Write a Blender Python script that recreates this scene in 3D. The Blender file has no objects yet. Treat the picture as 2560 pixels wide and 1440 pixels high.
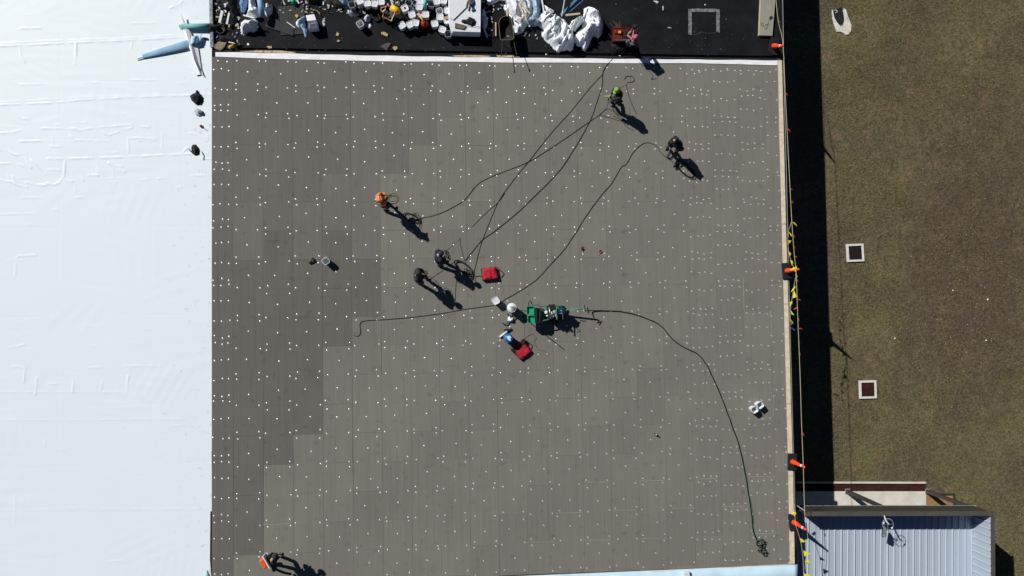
import bpy, bmesh, math, random
import numpy as np
from mathutils import Vector, Matrix, Euler, noise
random.seed(7)
R = math.radians
scene = bpy.context.scene
# ---------------------------------------------------------------- camera
F = 1760.0
CAM = Vector((9.186771, -9.683103, 30.233919))
EUL = Euler((0.036377, -0.081659, -0.01495), 'XYZ')
cd = bpy.data.cameras.new('camera'); cam = bpy.data.objects.new('camera', cd)
scene.collection.objects.link(cam); scene.camera = cam
cam.location = CAM; cam.rotation_euler = EUL
cd.sensor_width = 36; cd.lens = F / 2560 * 36; cd.clip_end = 1000; cd.clip_start = 0.5
MC = EUL.to_matrix()
def W(px, py, z=0.0):
    """point of the place at height z that stands at photograph pixel px, py"""
    d = MC @ Vector(((px - 1280) / F, -(py - 720) / F, -1.0))
    t = (z - CAM.z) / d.z
    return Vector((CAM.x + t * d.x, CAM.y + t * d.y, z))
# ---------------------------------------------------------------- light
SUN_AZ, SUN_EL = R(39.5), R(37.0)
world = bpy.data.worlds.new('World'); scene.world = world; world.use_nodes = True
nt = world.node_tree; bg = nt.nodes['Background']
sky = nt.nodes.new('ShaderNodeTexSky'); sky.sky_type = 'NISHITA'; sky.sun_disc = False
sky.sun_elevation = SUN_EL; sky.sun_rotation = R(309.5); sky.air_density = 0.6; sky.dust_density = 0.0; sky.ozone_density = 2.0; sky.altitude = 3000
nt.links.new(sky.outputs[0], bg.inputs[0]); bg.inputs[1].default_value = 0.05
sl = bpy.data.lights.new('sun', 'SUN'); sun = bpy.data.objects.new('sun', sl)
scene.collection.objects.link(sun)
sl.energy = 5.0; sl.angle = R(0.53); sl.color = (1.0, 0.965, 0.91)
sdir = Vector((math.cos(SUN_AZ) * math.cos(SUN_EL), -math.sin(SUN_AZ) * math.cos(SUN_EL), -math.sin(SUN_EL)))
sun.rotation_euler = sdir.to_track_quat('-Z', 'Y').to_euler(); sun.location = (0, 0, 40)
scene.view_settings.view_transform = 'Standard'; scene.view_settings.look = 'None'
scene.view_settings.exposure = 0.05; scene.view_settings.gamma = 1.0
# ---------------------------------------------------------------- helpers
COL = scene.collection
def NV(v):                                  # repeatable vector noise
    return Vector((noise.noise(v), noise.noise(v + Vector((31.7, 11.3, 7.9))), noise.noise(v + Vector((-17.1, 43.3, 19.7)))))
def link(o): COL.objects.link(o); return o
MATS = {}
def mat(name, col, rough=0.7, metal=0.0, var=0.12, vs=3.0, bump=0.0, bs=30.0, spec=0.3, col2=None, aniso=None):
    if name in MATS: return MATS[name]
    m = bpy.data.materials.new(name); m.use_nodes = True; t = m.node_tree; N = t.nodes; L = t.links
    b = N['Principled BSDF']; b.inputs['Roughness'].default_value = rough; b.inputs['Metallic'].default_value = metal
    b.inputs['Specular IOR Level'].default_value = spec
    g = N.new('ShaderNodeNewGeometry'); mp = N.new('ShaderNodeMapping'); L.new(g.outputs['Position'], mp.inputs[0])
    if aniso: mp.inputs['Scale'].default_value = aniso
    n = N.new('ShaderNodeTexNoise'); n.inputs['Scale'].default_value = vs; n.inputs['Detail'].default_value = 5; L.new(mp.outputs[0], n.inputs[0])
    r = N.new('ShaderNodeMapRange'); r.inputs[1].default_value = 0.3; r.inputs[2].default_value = 0.7; L.new(n.outputs[0], r.inputs[0])
    x = N.new('ShaderNodeMix'); x.data_type = 'RGBA'; L.new(r.outputs[0], x.inputs[0])
    c2 = col2 if col2 else tuple(c * (1 - var) for c in col)
    c1 = col if col2 else tuple(min(1, c * (1 + var)) for c in col)
    x.inputs[6].default_value = (*c1, 1); x.inputs[7].default_value = (*c2, 1)
    L.new(x.outputs[2], b.inputs['Base Color'])
    if bump > 0:
        n2 = N.new('ShaderNodeTexNoise'); n2.inputs['Scale'].default_value = bs; n2.inputs['Detail'].default_value = 4; L.new(g.outputs['Position'], n2.inputs[0])
        bp = N.new('ShaderNodeBump'); bp.inputs['Strength'].default_value = 1.0; bp.inputs['Distance'].default_value = bump
        L.new(n2.outputs[0], bp.inputs['Height']); L.new(bp.outputs[0], b.inputs['Normal'])
    MATS[name] = m; return m

class MB:
    """collects shapes in world (or local) coordinates into one mesh"""
    def __init__(s): s.v = []; s.f = []; s.mi = []; s.cur = 0
    def add(s, vs, fs):
        o = len(s.v); s.v += [tuple(v) for v in vs]; s.f += [tuple(i + o for i in f) for f in fs]; s.mi += [s.cur] * len(fs); return s
    def box(s, c, size, rz=0.0, M=None, taper=1.0):
        x, y, z = size[0] / 2, size[1] / 2, size[2] / 2; m = Matrix.Rotation(rz, 3, 'Z') if M is None else M
        vs = []
        for k, (a, b, d) in enumerate([(-1,-1,-1),(1,-1,-1),(1,1,-1),(-1,1,-1),(-1,-1,1),(1,-1,1),(1,1,1),(-1,1,1)]):
            q = taper if d > 0 else 1.0
            vs.append(Vector(c) + m @ Vector((a * x * q, b * y * q, d * z)))
        return s.add(vs, [(3,2,1,0),(4,5,6,7),(0,1,5,4),(1,2,6,5),(2,3,7,6),(3,0,4,7)])
    def prism(s, pts, z0, z1):
        a = sum(pts[i][0] * pts[(i + 1) % len(pts)][1] - pts[(i + 1) % len(pts)][0] * pts[i][1] for i in range(len(pts)))
        if a < 0: pts = pts[::-1]
        n = len(pts)
        zz0 = z0 if hasattr(z0, '__len__') else [z0] * n; zz1 = z1 if hasattr(z1, '__len__') else [z1] * n
        vs = [(p[0], p[1], zz0[i]) for i, p in enumerate(pts)] + [(p[0], p[1], zz1[i]) for i, p in enumerate(pts)]
        fs = [tuple(range(n))[::-1], tuple(range(n, 2 * n))] + [(i, (i + 1) % n, n + (i + 1) % n, n + i) for i in range(n)]
        return s.add(vs, fs)
    def tube(s, path, r, n=6, caps=True, flat=None):
        P = [Vector(p) for p in path]; m = len(P); rr = r if hasattr(r, '__len__') else [r] * m
        vs = []; fs = []; up = None
        for i, p in enumerate(P):
            t = (P[min(i + 1, m - 1)] - P[max(i - 1, 0)])
            t = t.normalized() if t.length > 1e-9 else Vector((0, 0, 1))
            if up is None: up = Vector((0, 0, 1)) if abs(t.z) < 0.9 else Vector((1, 0, 0))
            u = (up - t * up.dot(t))
            u = u.normalized() if u.length > 1e-6 else t.orthogonal().normalized()
            w = t.cross(u); up = u
            for k in range(n):
                a = 2 * math.pi * k / n
                vs.append(p + (u * math.sin(a) * (flat or 1.0) + w * math.cos(a)) * rr[i])
        for i in range(m - 1):
            for k in range(n):
                fs.append((i * n + k, i * n + (k + 1) % n, (i + 1) * n + (k + 1) % n, (i + 1) * n + k))
        if caps: fs.append(tuple(range(n))[::-1]); fs.append(tuple(range((m - 1) * n, m * n)))
        return s.add(vs, fs)
    def lathe(s, c, prof, n=20, M=None, sq=0.0, close=True):
        """prof: list of (r, z); sq>0 squares the outline off"""
        vs = []; fs = []; c = Vector(c)
        for r, z in prof:
            for k in range(n):
                a = 2 * math.pi * (k + 0.5) / n; q = 1.0
                if sq: 
                    e = 2 + 6 * sq; q = 1.0 / (abs(math.cos(a)) ** e + abs(math.sin(a)) ** e) ** (1 / e)
                v = Vector((r * q * math.cos(a), r * q * math.sin(a), z)); v = M @ v if M else v
                vs.append(c + v)
        for i in range(len(prof) - 1):
            for k in range(n):
                fs.append((i * n + k, i * n + (k + 1) % n, (i + 1) * n + (k + 1) % n, (i + 1) * n + k))
        if close: fs.append(tuple(range(n))[::-1]); fs.append(tuple(range((len(prof) - 1) * n, len(prof) * n)))
        return s.add(vs, fs)
    def disc(s, c, r, n=12):
        return s.add([(c[0] + r * math.cos(2 * math.pi * k / n), c[1] + r * math.sin(2 * math.pi * k / n), c[2]) for k in range(n)], [tuple(range(n))])
    def build(s, name, mats, parent=None, smooth=False, origin=None, bevel=0.0):
        me = bpy.data.meshes.new(name)
        if parent is not None: o0 = parent.matrix_basis.translation if parent.get('_w') else Vector((0, 0, 0))
        elif origin is not None: o0 = Vector(origin)
        else:
            a = np.array(s.v); o0 = Vector(((a[:, 0].min() + a[:, 0].max()) / 2, (a[:, 1].min() + a[:, 1].max()) / 2, a[:, 2].min()))
        if parent is not None and parent.get('_w'): o0 = Vector(parent['_w'])
        me.from_pydata([(v[0] - o0[0], v[1] - o0[1], v[2] - o0[2]) for v in s.v], [], s.f)
        for m in (mats if isinstance(mats, (list, tuple)) else [mats]): me.materials.append(m)
        if any(s.mi): me.polygons.foreach_set('material_index', s.mi)
        if smooth: me.polygons.foreach_set('use_smooth', [True] * len(me.polygons))
        me.update()
        o = link(bpy.data.objects.new(name, me))
        if parent is not None: o.parent = parent
        else: o.location = o0
        if bevel:
            bm = bmesh.new(); bm.from_mesh(me); bmesh.ops.remove_doubles(bm, verts=bm.verts, dist=1e-5)
            bmesh.ops.bevel(bm, geom=[e for e in bm.edges if len(e.link_faces) == 2 and e.calc_face_angle(0) > 0.6], offset=bevel, segments=1, affect='EDGES', clamp_overlap=True)
            bm.to_mesh(me); bm.free()
        return o
def tag(o, label=None, cat=None, group=None, kind=None):
    if label: o['label'] = label
    if cat: o['category'] = cat
    if group: o['group'] = group
    if kind: o['kind'] = kind
    return o
def thing(name, label, cat, loc, group=None, rz=0.0, local=False):
    """Empty at the base; unless local, its parts are given in world coordinates"""
    o = link(bpy.data.objects.new(name, None)); o.location = loc; o.rotation_euler = (0, 0, rz); o.empty_display_size = 0.2
    if not local: o['_w'] = tuple(loc)
    return tag(o, label, cat, group)
def copy_tree(o, parent=None):
    c = o.copy(); link(c); c.parent = parent
    for ch in [x for x in bpy.data.objects if x.parent is o]: copy_tree(ch, c)
    return c
def smooth_path(pts, k=6):
    P = [Vector(p) for p in pts]; out = []
    for i in range(len(P) - 1):
        a, b, c, d = P[max(i - 1, 0)], P[i], P[i + 1], P[min(i + 2, len(P) - 1)]
        for j in range(k):
            t = j / k
            out.append(0.5 * ((2 * b) + (c - a) * t + (2 * a - 5 * b + 4 * c - d) * t * t + (3 * b - a - 3 * c + d) * t ** 3))
    out.append(P[-1]); return out
def pxpath(pts, z=0.0, k=6, wob=0.0, seed=0):
    q = [W(p[0], p[1], p[2] if len(p) > 2 else z) for p in pts]
    q = smooth_path(q, k)
    if wob:
        q2 = []
        for i, p in enumerate(q):
            n = NV(Vector((p.x * 3, p.y * 3, seed)))
            q2.append(Vector((p.x + n.x * wob, p.y + n.y * wob, p.z)))
        q = q2
    return q
def structure(name, mb, m, **k):
    o = mb.build(name, m, origin=(0, 0, 0), **k); o['kind'] = 'structure'; return o
# ---------------------------------------------------------------- materials
S = 1.2192
def board_material(name, col, seed, dark=0.0):
    m = bpy.data.materials.new(name); m.use_nodes = True; t = m.node_tree; N = t.nodes; L = t.links
    b = N['Principled BSDF']; b.inputs['Roughness'].default_value = 0.85; b.inputs['Specular IOR Level'].default_value = 0.2
    g = N.new('ShaderNodeNewGeometry')
    def noi(scale, mp, det=3, w=0):
        k = N.new('ShaderNodeMapping'); k.inputs['Scale'].default_value = mp; k.inputs['Location'].default_value = (seed * 3.1, w, 0)
        L.new(g.outputs['Position'], k.inputs[0]); n = N.new('ShaderNodeTexNoise'); n.inputs['Scale'].default_value = scale; n.inputs['Detail'].default_value = det
        L.new(k.outputs[0], n.inputs[0]); return n.outputs[0]
    def mth(op, a, bb=None, c=None):
        n = N.new('ShaderNodeMath'); n.operation = op
        for i, q in enumerate((a, bb, c)):
            if q is None: continue
            if isinstance(q, (int, float)): n.inputs[i].default_value = q
            else: L.new(q, n.inputs[i])
        return n.outputs[0]
    fine = noi(1.0, (26, 0.35, 1), 4); mid = noi(1.0, (5, 0.15, 1), 3, 7); blot = noi(0.35, (1, 1, 1), 4, 3)
    scuff = noi(2.6, (1, 1, 1), 6, 11); grit = noi(60, (1, 1, 1), 2, 1)
    sx = N.new('ShaderNodeSeparateXYZ'); L.new(g.outputs['Position'], sx.inputs[0])
    fr = mth('FRACT', mth('DIVIDE', mth('ADD', sx.outputs[0], 100 * 0.3048), 0.3048))
    ln = mth('GREATER_THAN', fr, 0.94)
    ln = mth('MULTIPLY', ln, mth('GREATER_THAN', noi(1.0, (3.28, 0.05, 1), 1, 5), 0.47))
    v = mth('ADD', 1.0, mth('MULTIPLY', mth('SUBTRACT', fine, 0.5), 0.38))
    v = mth('ADD', v, mth('MULTIPLY', mth('SUBTRACT', mid, 0.5), 0.20))
    v = mth('ADD', v, mth('MULTIPLY', mth('SUBTRACT', blot, 0.5), 0.25))
    v = mth('ADD', v, mth('MULTIPLY', mth('SUBTRACT', grit, 0.5), 0.3))
    v = mth('SUBTRACT', v, mth('MULTIPLY', ln, 0.09))
    sc = N.new('ShaderNodeMapRange'); sc.inputs[1].default_value = 0.60; sc.inputs[2].default_value = 0.78; sc.inputs[3].default_value = 0; sc.inputs[4].default_value = 0.28
    L.new(scuff, sc.inputs[0]); v = mth('SUBTRACT', v, sc.outputs[0])
    cm = N.new('ShaderNodeVectorMath'); cm.operation = 'SCALE'; cm.inputs[0].default_value = col; L.new(v, cm.inputs[3])
    L.new(cm.outputs[0], b.inputs['Base Color'])
    bp = N.new('ShaderNodeBump'); bp.inputs['Distance'].default_value = 0.002; L.new(fine, bp.inputs['Height']); L.new(bp.outputs[0], b.inputs['Normal'])
    return m
M_T0 = board_material('board_dark', (0.136, 0.128, 0.118), 1)
M_T1 = board_material('board_mid', (0.148, 0.139, 0.127), 2)
M_T2 = board_material('board_light', (0.175, 0.168, 0.145), 3)
M_T3 = board_material('board_light_warm', (0.167, 0.159, 0.139), 4)
M_T4 = board_material('board_mid_view_dark', (0.126, 0.117, 0.107), 5)  # mid boards at lower left, view-angle darkening painted into the colour
M_foamedge = mat('foam_edge', (0.45, 0.40, 0.24))
M_dark = mat('dark_gap', (0.012, 0.012, 0.013), 0.9)
M_epdm = mat('black_membrane', (0.0065, 0.0072, 0.0095), 0.8, var=0.5, vs=1.3, bump=0.002, bs=8, spec=0.18)
M_black = mat('black_rubber', (0.012, 0.012, 0.014), 0.7, var=0.3)
M_blackcloth = mat('black_cloth', (0.014, 0.014, 0.018), 0.9, var=0.4, vs=9, bump=0.02, bs=12)
M_white = mat('white_plastic', (0.66, 0.69, 0.72), 0.45, var=0.05, vs=9)
M_white2 = mat('white_trim', (0.80, 0.80, 0.83), 0.5, var=0.06, vs=5)
M_offw = mat('offwhite_plastic', (0.58, 0.62, 0.66), 0.5, var=0.08)
M_greyp = mat('grey_plastic', (0.30, 0.32, 0.34), 0.5)
M_wood = mat('raw_lumber', (0.52, 0.40, 0.25), 0.8, var=0.18, vs=2, aniso=(14, 1.2, 4))
M_woodp = mat('pale_lumber', (0.62, 0.53, 0.38), 0.8, var=0.15, vs=6)
M_orange = mat('orange_cone_plastic', (0.80, 0.065, 0.015), 0.45, var=0.08, vs=6)
M_yellow = mat('yellow_pennant', (0.72, 0.66, 0.03), 0.6, var=0.1)
M_yel2 = mat('yellow_paint', (0.70, 0.36, 0.02), 0.4, var=0.1)
M_red = mat('red_nylon', (0.42, 0.012, 0.025), 0.75, var=0.15, vs=8, bump=0.02, bs=10)
M_redp = mat('red_paint', (0.36, 0.022, 0.012), 0.4, var=0.2)
M_green = mat('green_paint', (0.01, 0.33, 0.17), 0.4, var=0.12, vs=10)
M_green2 = mat('pale_green_paint', (0.05, 0.20, 0.11), 0.5, var=0.3, vs=10)
M_steel = mat('bare_steel', (0.55, 0.56, 0.58), 0.35, metal=0.7, var=0.1)
M_plate = mat('galvanised_plate', (0.66, 0.68, 0.72), 0.42, metal=0.72, var=0.03, spec=0.6)
M_blue = mat('blue_plastic', (0.015, 0.16, 0.38), 0.4, var=0.1)
M_lblue = mat('light_blue_membrane', (0.22, 0.38, 0.54), 0.6, var=0.08, vs=3, bump=0.01, bs=4)
M_teal = mat('teal_membrane', (0.16, 0.42, 0.42), 0.6, var=0.1)
M_cream = mat('cream_rope', (0.42, 0.38, 0.24), 0.8)
M_tan = mat('tan_foam', (0.42, 0.32, 0.15), 0.9, var=0.2, vs=14)
M_cord = mat('black_cord', (0.013, 0.014, 0.013), 0.6)
M_gcord = mat('dark_green_hose', (0.008, 0.016, 0.012), 0.45)
M_tarp = mat('white_plastic_sheet', (0.84, 0.87, 0.91), 0.35, var=0.08, vs=3, bump=0.012, bs=9, spec=0.5)
M_tarpg = mat('clear_plastic_sheet', (0.62, 0.65, 0.70), 0.3, var=0.30, vs=5, bump=0.02, bs=10, spec=0.6)
M_skin = mat('skin', (0.42, 0.24, 0.16), 0.6)
M_conc = mat('concrete', (0.60, 0.57, 0.50), 0.85, var=0.12, vs=2.5, bump=0.003, bs=25)
M_rust = mat('rusty_grating', (0.055, 0.014, 0.010), 0.8, var=0.3)
M_bronze = mat('dark_bronze_metal', (0.050, 0.045, 0.038), 0.5, metal=0.15, var=0.1, vs=2)

# ---------------------------------------------------------------- ground, grass
GZ = -3.8
def ground_material():
    m = bpy.data.materials.new('ground_soil'); m.use_nodes = True; t = m.node_tree; N = t.nodes; L = t.links
    b = N['Principled BSDF']; b.inputs['Roughness'].default_value = 0.95; b.inputs['Specular IOR Level'].default_value = 0.1
    g = N.new('ShaderNodeNewGeometry')
    n1 = N.new('ShaderNodeTexNoise'); n1.inputs['Scale'].default_value = 0.33; n1.inputs['Detail'].default_value = 6; L.new(g.outputs['Position'], n1.inputs[0])
    n2 = N.new('ShaderNodeTexNoise'); n2.inputs['Scale'].default_value = 7; n2.inputs['Detail'].default_value = 8; n2.inputs['Roughness'].default_value = 0.7; L.new(g.outputs['Position'], n2.inputs[0])
    n3 = N.new('ShaderNodeTexNoise'); n3.inputs['Scale'].default_value = 1.1; n3.inputs['Detail'].default_value = 5; L.new(g.outputs['Position'], n3.inputs[0])
    cr = N.new('ShaderNodeValToRGB'); L.new(n1.outputs[0], cr.inputs[0])
    e = cr.color_ramp.elements; e[0].position = 0.38; e[0].color = (0.138, 0.124, 0.062, 1); e[1].position = 0.60; e[1].color = (0.110, 0.090, 0.058, 1)
    cr2 = N.new('ShaderNodeValToRGB'); L.new(n3.outputs[0], cr2.inputs[0]); e = cr2.color_ramp.elements
    e[0].position = 0.55; e[0].color = (0, 0, 0, 1); e[1].position = 0.70; e[1].color = (0.6, 0.6, 0.6, 1)
    mx = N.new('ShaderNodeMix'); mx.data_type = 'RGBA'; L.new(cr2.outputs[0], mx.inputs[0]); L.new(cr.outputs[0], mx.inputs[6]); mx.inputs[7].default_value = (0.20, 0.135, 0.078, 1)
    mp = N.new('ShaderNodeMapping'); mp.vector_type = 'POINT'; mp.inputs['Location'].default_value = (-35.6 / 4.2, 8.0 / 8.0, 0); mp.inputs['Scale'].default_value = (1 / 4.2, 1 / 8.0, 0)
    L.new(g.outputs['Position'], mp.inputs[0]); vl = N.new('ShaderNodeVectorMath'); vl.operation = 'LENGTH'; L.new(mp.outputs[0], vl.inputs[0])
    av = N.new('ShaderNodeMath'); av.operation = 'MULTIPLY_ADD'; L.new(n3.outputs[0], av.inputs[0]); av.inputs[1].default_value = 1.6; L.new(vl.outputs['Value'], av.inputs[2])
    bm_ = N.new('ShaderNodeMapRange'); bm_.inputs[1].default_value = 1.3; bm_.inputs[2].default_value = 1.9; bm_.inputs[3].default_value = 1; bm_.inputs[4].default_value = 0; L.new(av.outputs[0], bm_.inputs[0])
    mb_ = N.new('ShaderNodeMix'); mb_.data_type = 'RGBA'; L.new(bm_.outputs[0], mb_.inputs[0]); L.new(mx.outputs[2], mb_.inputs[6]); mb_.inputs[7].default_value = (0.105, 0.078, 0.054, 1); mx = mb_
    mr = N.new('ShaderNodeMapRange'); mr.inputs[1].default_value = 0.3; mr.inputs[2].default_value = 0.75; mr.inputs[3].default_value = 0.40; mr.inputs[4].default_value = 1.65; L.new(n2.outputs[0], mr.inputs[0])
    vm = N.new('ShaderNodeVectorMath'); vm.operation = 'SCALE'; L.new(mx.outputs[2], vm.inputs[0]); L.new(mr.outputs[0], vm.inputs[3]); L.new(vm.outputs[0], b.inputs['Base Color'])
    bp = N.new('ShaderNodeBump'); bp.inputs['Distance'].default_value = 0.06; L.new(n2.outputs[0], bp.inputs['Height']); L.new(bp.outputs[0], b.inputs['Normal'])
    return m
mb = MB(); mb.add([(-300, -300, GZ), (300, -300, GZ), (300, 300, GZ), (-300, 300, GZ)], [(0, 1, 2, 3)])
structure('ground', mb, ground_material())
def leaf_mat(name, c, var=0.3):
    return mat(name, c, 0.9, var=var, vs=1.2, spec=0.1)
# grass tufts: small blades, dense where the lawn is green, thin on the bare patch
rng = np.random.default_rng(3)
NB = 170000
gx = rng.uniform(26.5, 41.5, NB * 2); gy = rng.uniform(-25, 8, NB * 2)
dens = np.array([noise.noise(Vector((x * 0.35, y * 0.35, 4))) + 0.55 * noise.noise(Vector((x * 1.3, y * 1.3, 9))) for x, y in zip(gx, gy)])
bare = np.exp(-(((gx - 35.6) / 4.0) ** 2 + ((gy + 8.0) / 7.0) ** 2))
okm = (rng.uniform(0, 1, NB * 2) < np.clip(0.72 + dens * 1.2 - 0.45 * bare, 0.05, 1))
okm &= ~((gx > 27.6) & (gx < 34.15) & (gy < -18.3) & (gy > -23.5))
for cx_, cy_ in ((29.44, -6.9), (29.88, -13.8)): okm &= ~((abs(gx - cx_) < 0.47) & (abs(gy - cy_) < 0.47))
gx = gx[okm][:NB]; gy = gy[okm][:NB]; n = len(gx)
ang = rng.uniform(0, 2 * np.pi, n); ln_ = rng.uniform(0.02, 0.06, n); wd = rng.uniform(0.009, 0.020, n); hz = rng.uniform(0.015, 0.06, n)
ca, sa = np.cos(ang), np.sin(ang)
co = np.zeros((n, 3, 3))
co[:, 0, 0] = gx - sa * wd; co[:, 0, 1] = gy + ca * wd; co[:, 1, 0] = gx + sa * wd; co[:, 1, 1] = gy - ca * wd
co[:, 2, 0] = gx + ca * ln_; co[:, 2, 1] = gy + sa * ln_; co[:, :, 2] = GZ + 0.003; co[:, 2, 2] = GZ + hz
me = bpy.data.meshes.new('grass'); me.vertices.add(n * 3); me.vertices.foreach_set('co', co.ravel())
me.loops.add(n * 3); me.loops.foreach_set('vertex_index', np.arange(n * 3)); me.polygons.add(n)
me.polygons.foreach_set('loop_start', np.arange(n) * 3); me.polygons.foreach_set('loop_total', np.full(n, 3))
me.materials.append(leaf_mat('grass_olive', (0.165, 0.148, 0.066))); me.materials.append(leaf_mat('grass_straw', (0.205, 0.170, 0.100))); me.materials.append(leaf_mat('grass_brown', (0.125, 0.088, 0.056))); me.materials.append(leaf_mat('grass_green', (0.135, 0.138, 0.050)))
pr = rng.uniform(0, 1, n) + 0.25 * np.exp(-(((gx - 35.5) / 4) ** 2 + ((gy + 8) / 7) ** 2))
me.polygons.foreach_set('material_index', np.where(pr < 0.45, 0, np.where(pr < 0.62, 3, np.where(pr < 0.80, 1, 2))).astype(np.int32))
me.update(); me.validate()
go = link(bpy.data.objects.new('grass', me)); tag(go, 'patchy olive and straw coloured winter grass beside the building', 'grass', kind='stuff')

# ---------------------------------------------------------------- the roof building
mb = MB(); mb.box((-3.0, -5.0, (GZ - 0.16) / 2), (54.2, 60, abs(GZ) - 0.16), 0)
wl = mb.build('roof_building', mat('grey_wall_panel', (0.10, 0.10, 0.10), 0.7, aniso=(1, 1, 0.2)), origin=(-3, -5, GZ))
tag(wl, 'low flat-topped building whose whole roof is being recovered', 'building')
# white membrane over the left part, with real wrinkles
xs = np.concatenate([[-30.0, -20.0], np.arange(-10.5, -0.84, 0.03)]); ys = np.concatenate([[-35.0], np.arange(-22.5, 5.5, 0.03), [12, 25.0]])
X, Y = np.meshgrid(xs, ys); Z = np.zeros_like(X)
def ridge(pts, amp, sig=0.028):
    P = [W(*p) for p in pts]
    for a, b in zip(P[:-1], P[1:]):
        x0, x1 = min(a.x, b.x) - 0.15, max(a.x, b.x) + 0.15; y0, y1 = min(a.y, b.y) - 0.15, max(a.y, b.y) + 0.15
        ix = np.where((xs > x0) & (xs < x1))[0]; iy = np.where((ys > y0) & (ys < y1))[0]
        if len(ix) == 0 or len(iy) == 0: continue
        sx_ = slice(ix[0], ix[-1] + 1); sy_ = slice(iy[0], iy[-1] + 1)
        xx = X[sy_, sx_]; yy = Y[sy_, sx_]; d = b - a; L2 = d.x * d.x + d.y * d.y + 1e-9
        t = np.clip(((xx - a.x) * d.x + (yy - a.y) * d.y) / L2, 0, 1)
        dd = (xx - a.x - t * d.x) ** 2 + (yy - a.y - t * d.y) ** 2
        am = amp * (0.65 + 0.5 * np.sin(xx * 3.1 + yy * 5.3) * np.sin(xx * 7.7))
        q = am * np.exp(-dd / (2 * sig * sig))
        Z[sy_, sx_] = np.where(np.abs(q) > np.abs(Z[sy_, sx_]), q, Z[sy_, sx_])
RG = [([(0,115),(100,111),(188,106),(320,101),(455,93)],.014),([(0,109),(90,104),(190,100),(300,97),(450,88)],.009),([(190,108),(190,132),(188,160)],.016),([(50,118),(52,140),(62,155)],.010),([(330,105),(328,122)],.01),
([(0,262),(130,257),(200,250),(330,243),(530,236)],.012),([(0,256),(200,244),(400,236)],.006),([(0,333),(30,331),(55,325)],.010),([(104,321),(190,321)],.009),([(140,320),(200,325),(250,318),(330,312)],.008),([(310,325),(330,319)],.012),([(350,316),(372,318)],.01),
([(255,330),(272,338),(295,330)],.010),([(50,353),(115,352)],.012),([(188,350),(225,350)],.013),([(176,340),(188,353)],.014),([(320,345),(392,347)],.012),([(345,352),(390,351)],.008),([(320,345),(322,380)],.007),([(405,335),(405,375),(412,380)],.007),([(475,333),(495,338),(515,352)],.013),
([(120,397),(200,396),(300,393),(400,388),(470,385),(520,383)],.013),([(503,395),(533,398)],.014),([(455,382),(470,368)],.01),([(15,373),(33,385),(48,388)],.012),([(53,396),(62,397),(78,419)],.016),([(78,400),(95,418),(115,436)],.016),([(47,411),(58,415)],.012),([(120,424),(150,425)],.010),([(125,365),(150,367)],.008),
([(0,451),(28,454),(45,464),(68,467)],.014),([(65,456),(95,462),(115,463)],.014),([(118,458),(135,462),(148,456),(160,440),(163,400)],.012),([(30,440),(40,460)],.010),([(222,437),(246,438)],.011),([(245,420),(260,438)],.010),([(272,407),(285,415),(305,416)],.015),([(300,424),(312,430)],.011),([(185,430),(208,450)],.010),([(160,450),(180,454)],.01),
([(0,409),(25,409)],.01),([(480,438),(520,440)],.008),([(340,450),(370,449)],.007),([(395,446),(420,445)],.006),([(425,20),(445,13),(456,3)],.014),([(0,0),(14,6)],.014),([(52,71),(102,70)],.010),([(325,58),(395,57)],.006),([(325,200),(390,201)],.007),([(215,207),(245,206)],.006),([(50,211),(120,210)],.006),([(60,296),(75,299)],.009),
([(188,494),(215,493)],.009),([(55,494),(110,495)],.007),([(0,536),(90,534)],.006),([(40,650),(45,640),(90,638)],.009),([(38,690),(40,655)],.007),([(88,985),(92,950),(92,945)],.014),([(60,955),(62,920),(45,916),(30,917)],.009),([(182,980),(184,945),(182,935)],.010),([(252,975),(255,955)],.009),([(316,980),(321,940)],.012),([(205,920),(250,918)],.007),([(310,915),(400,915)],.008),([(112,1115),(112,1100)],.006),
([(38,1240),(36,1310)],.005),([(318,1420),(315,1405)],.008),([(270,1403),(310,1403)],.006),([(20,870),(60,862)],.007),([(150,1270),(250,1268)],.004),([(310,1275),(430,1272)],.004),([(0,1275),(520,1272)],.004),([(0,1050),(300,1049),(460,1047)],.005),([(0,980),(150,980),(300,981)],.005),([(120,960),(165,958)],.006)]
for pts, amp in RG: ridge(pts, amp * 0.95)
for k in range(60):                                           # small scattered creases
    a = random.uniform(0, 520), random.uniform(0, 1440) if random.random() < .4 else random.uniform(280, 480)
    th = random.choice((0, 0, 0.1, -0.1, 1.5, 0.6)); l = random.uniform(8, 40)
    ridge([a, (a[0] + l * math.cos(th), a[1] + l * math.sin(th))], random.uniform(.002, .005))
for k in range(-9, 0):                                        # board joints telegraph through the sheet
    xg = -0.85 + S * k; Z += np.where((np.abs(X - xg) < 0.02) & (np.sin(Y * 0.9 + k * 2.3) > -0.1), -0.0012, 0)
for k in range(-20, 6):
    yg = S * k + 0.2; Z += np.where((np.abs(Y - yg) < 0.02) & (np.sin(X * 1.1 + k * 1.7) > 0.0), -0.0012, 0)
ii, jj = len(ys), len(xs)
edge = (xs > -1.2)
rg = np.random.default_rng(9)
for _ in range(90):                                          # soft, irregular ripples
    a_, w_ = rg.uniform(0, np.pi) if rg.uniform() < .4 else rg.normal(np.pi / 2, .2), rg.uniform(4, 18)
    cx_, cy_, sr = rg.uniform(-10, -1), rg.uniform(-20, 4), rg.uniform(.4, 1.6)
    Z += .0011 * np.sin(w_ * (X * np.cos(a_) + Y * np.sin(a_))) * np.exp(-(((X - cx_) / sr) ** 2 + ((Y - cy_) / (sr * .6)) ** 2))
Z += 0.0016 * np.sin(X * 2.1 + 3 * np.sin(Y * .7)) * np.sin(Y * 1.7)
me = bpy.data.meshes.new('white_roof_membrane'); me.vertices.add(X.size)
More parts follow.
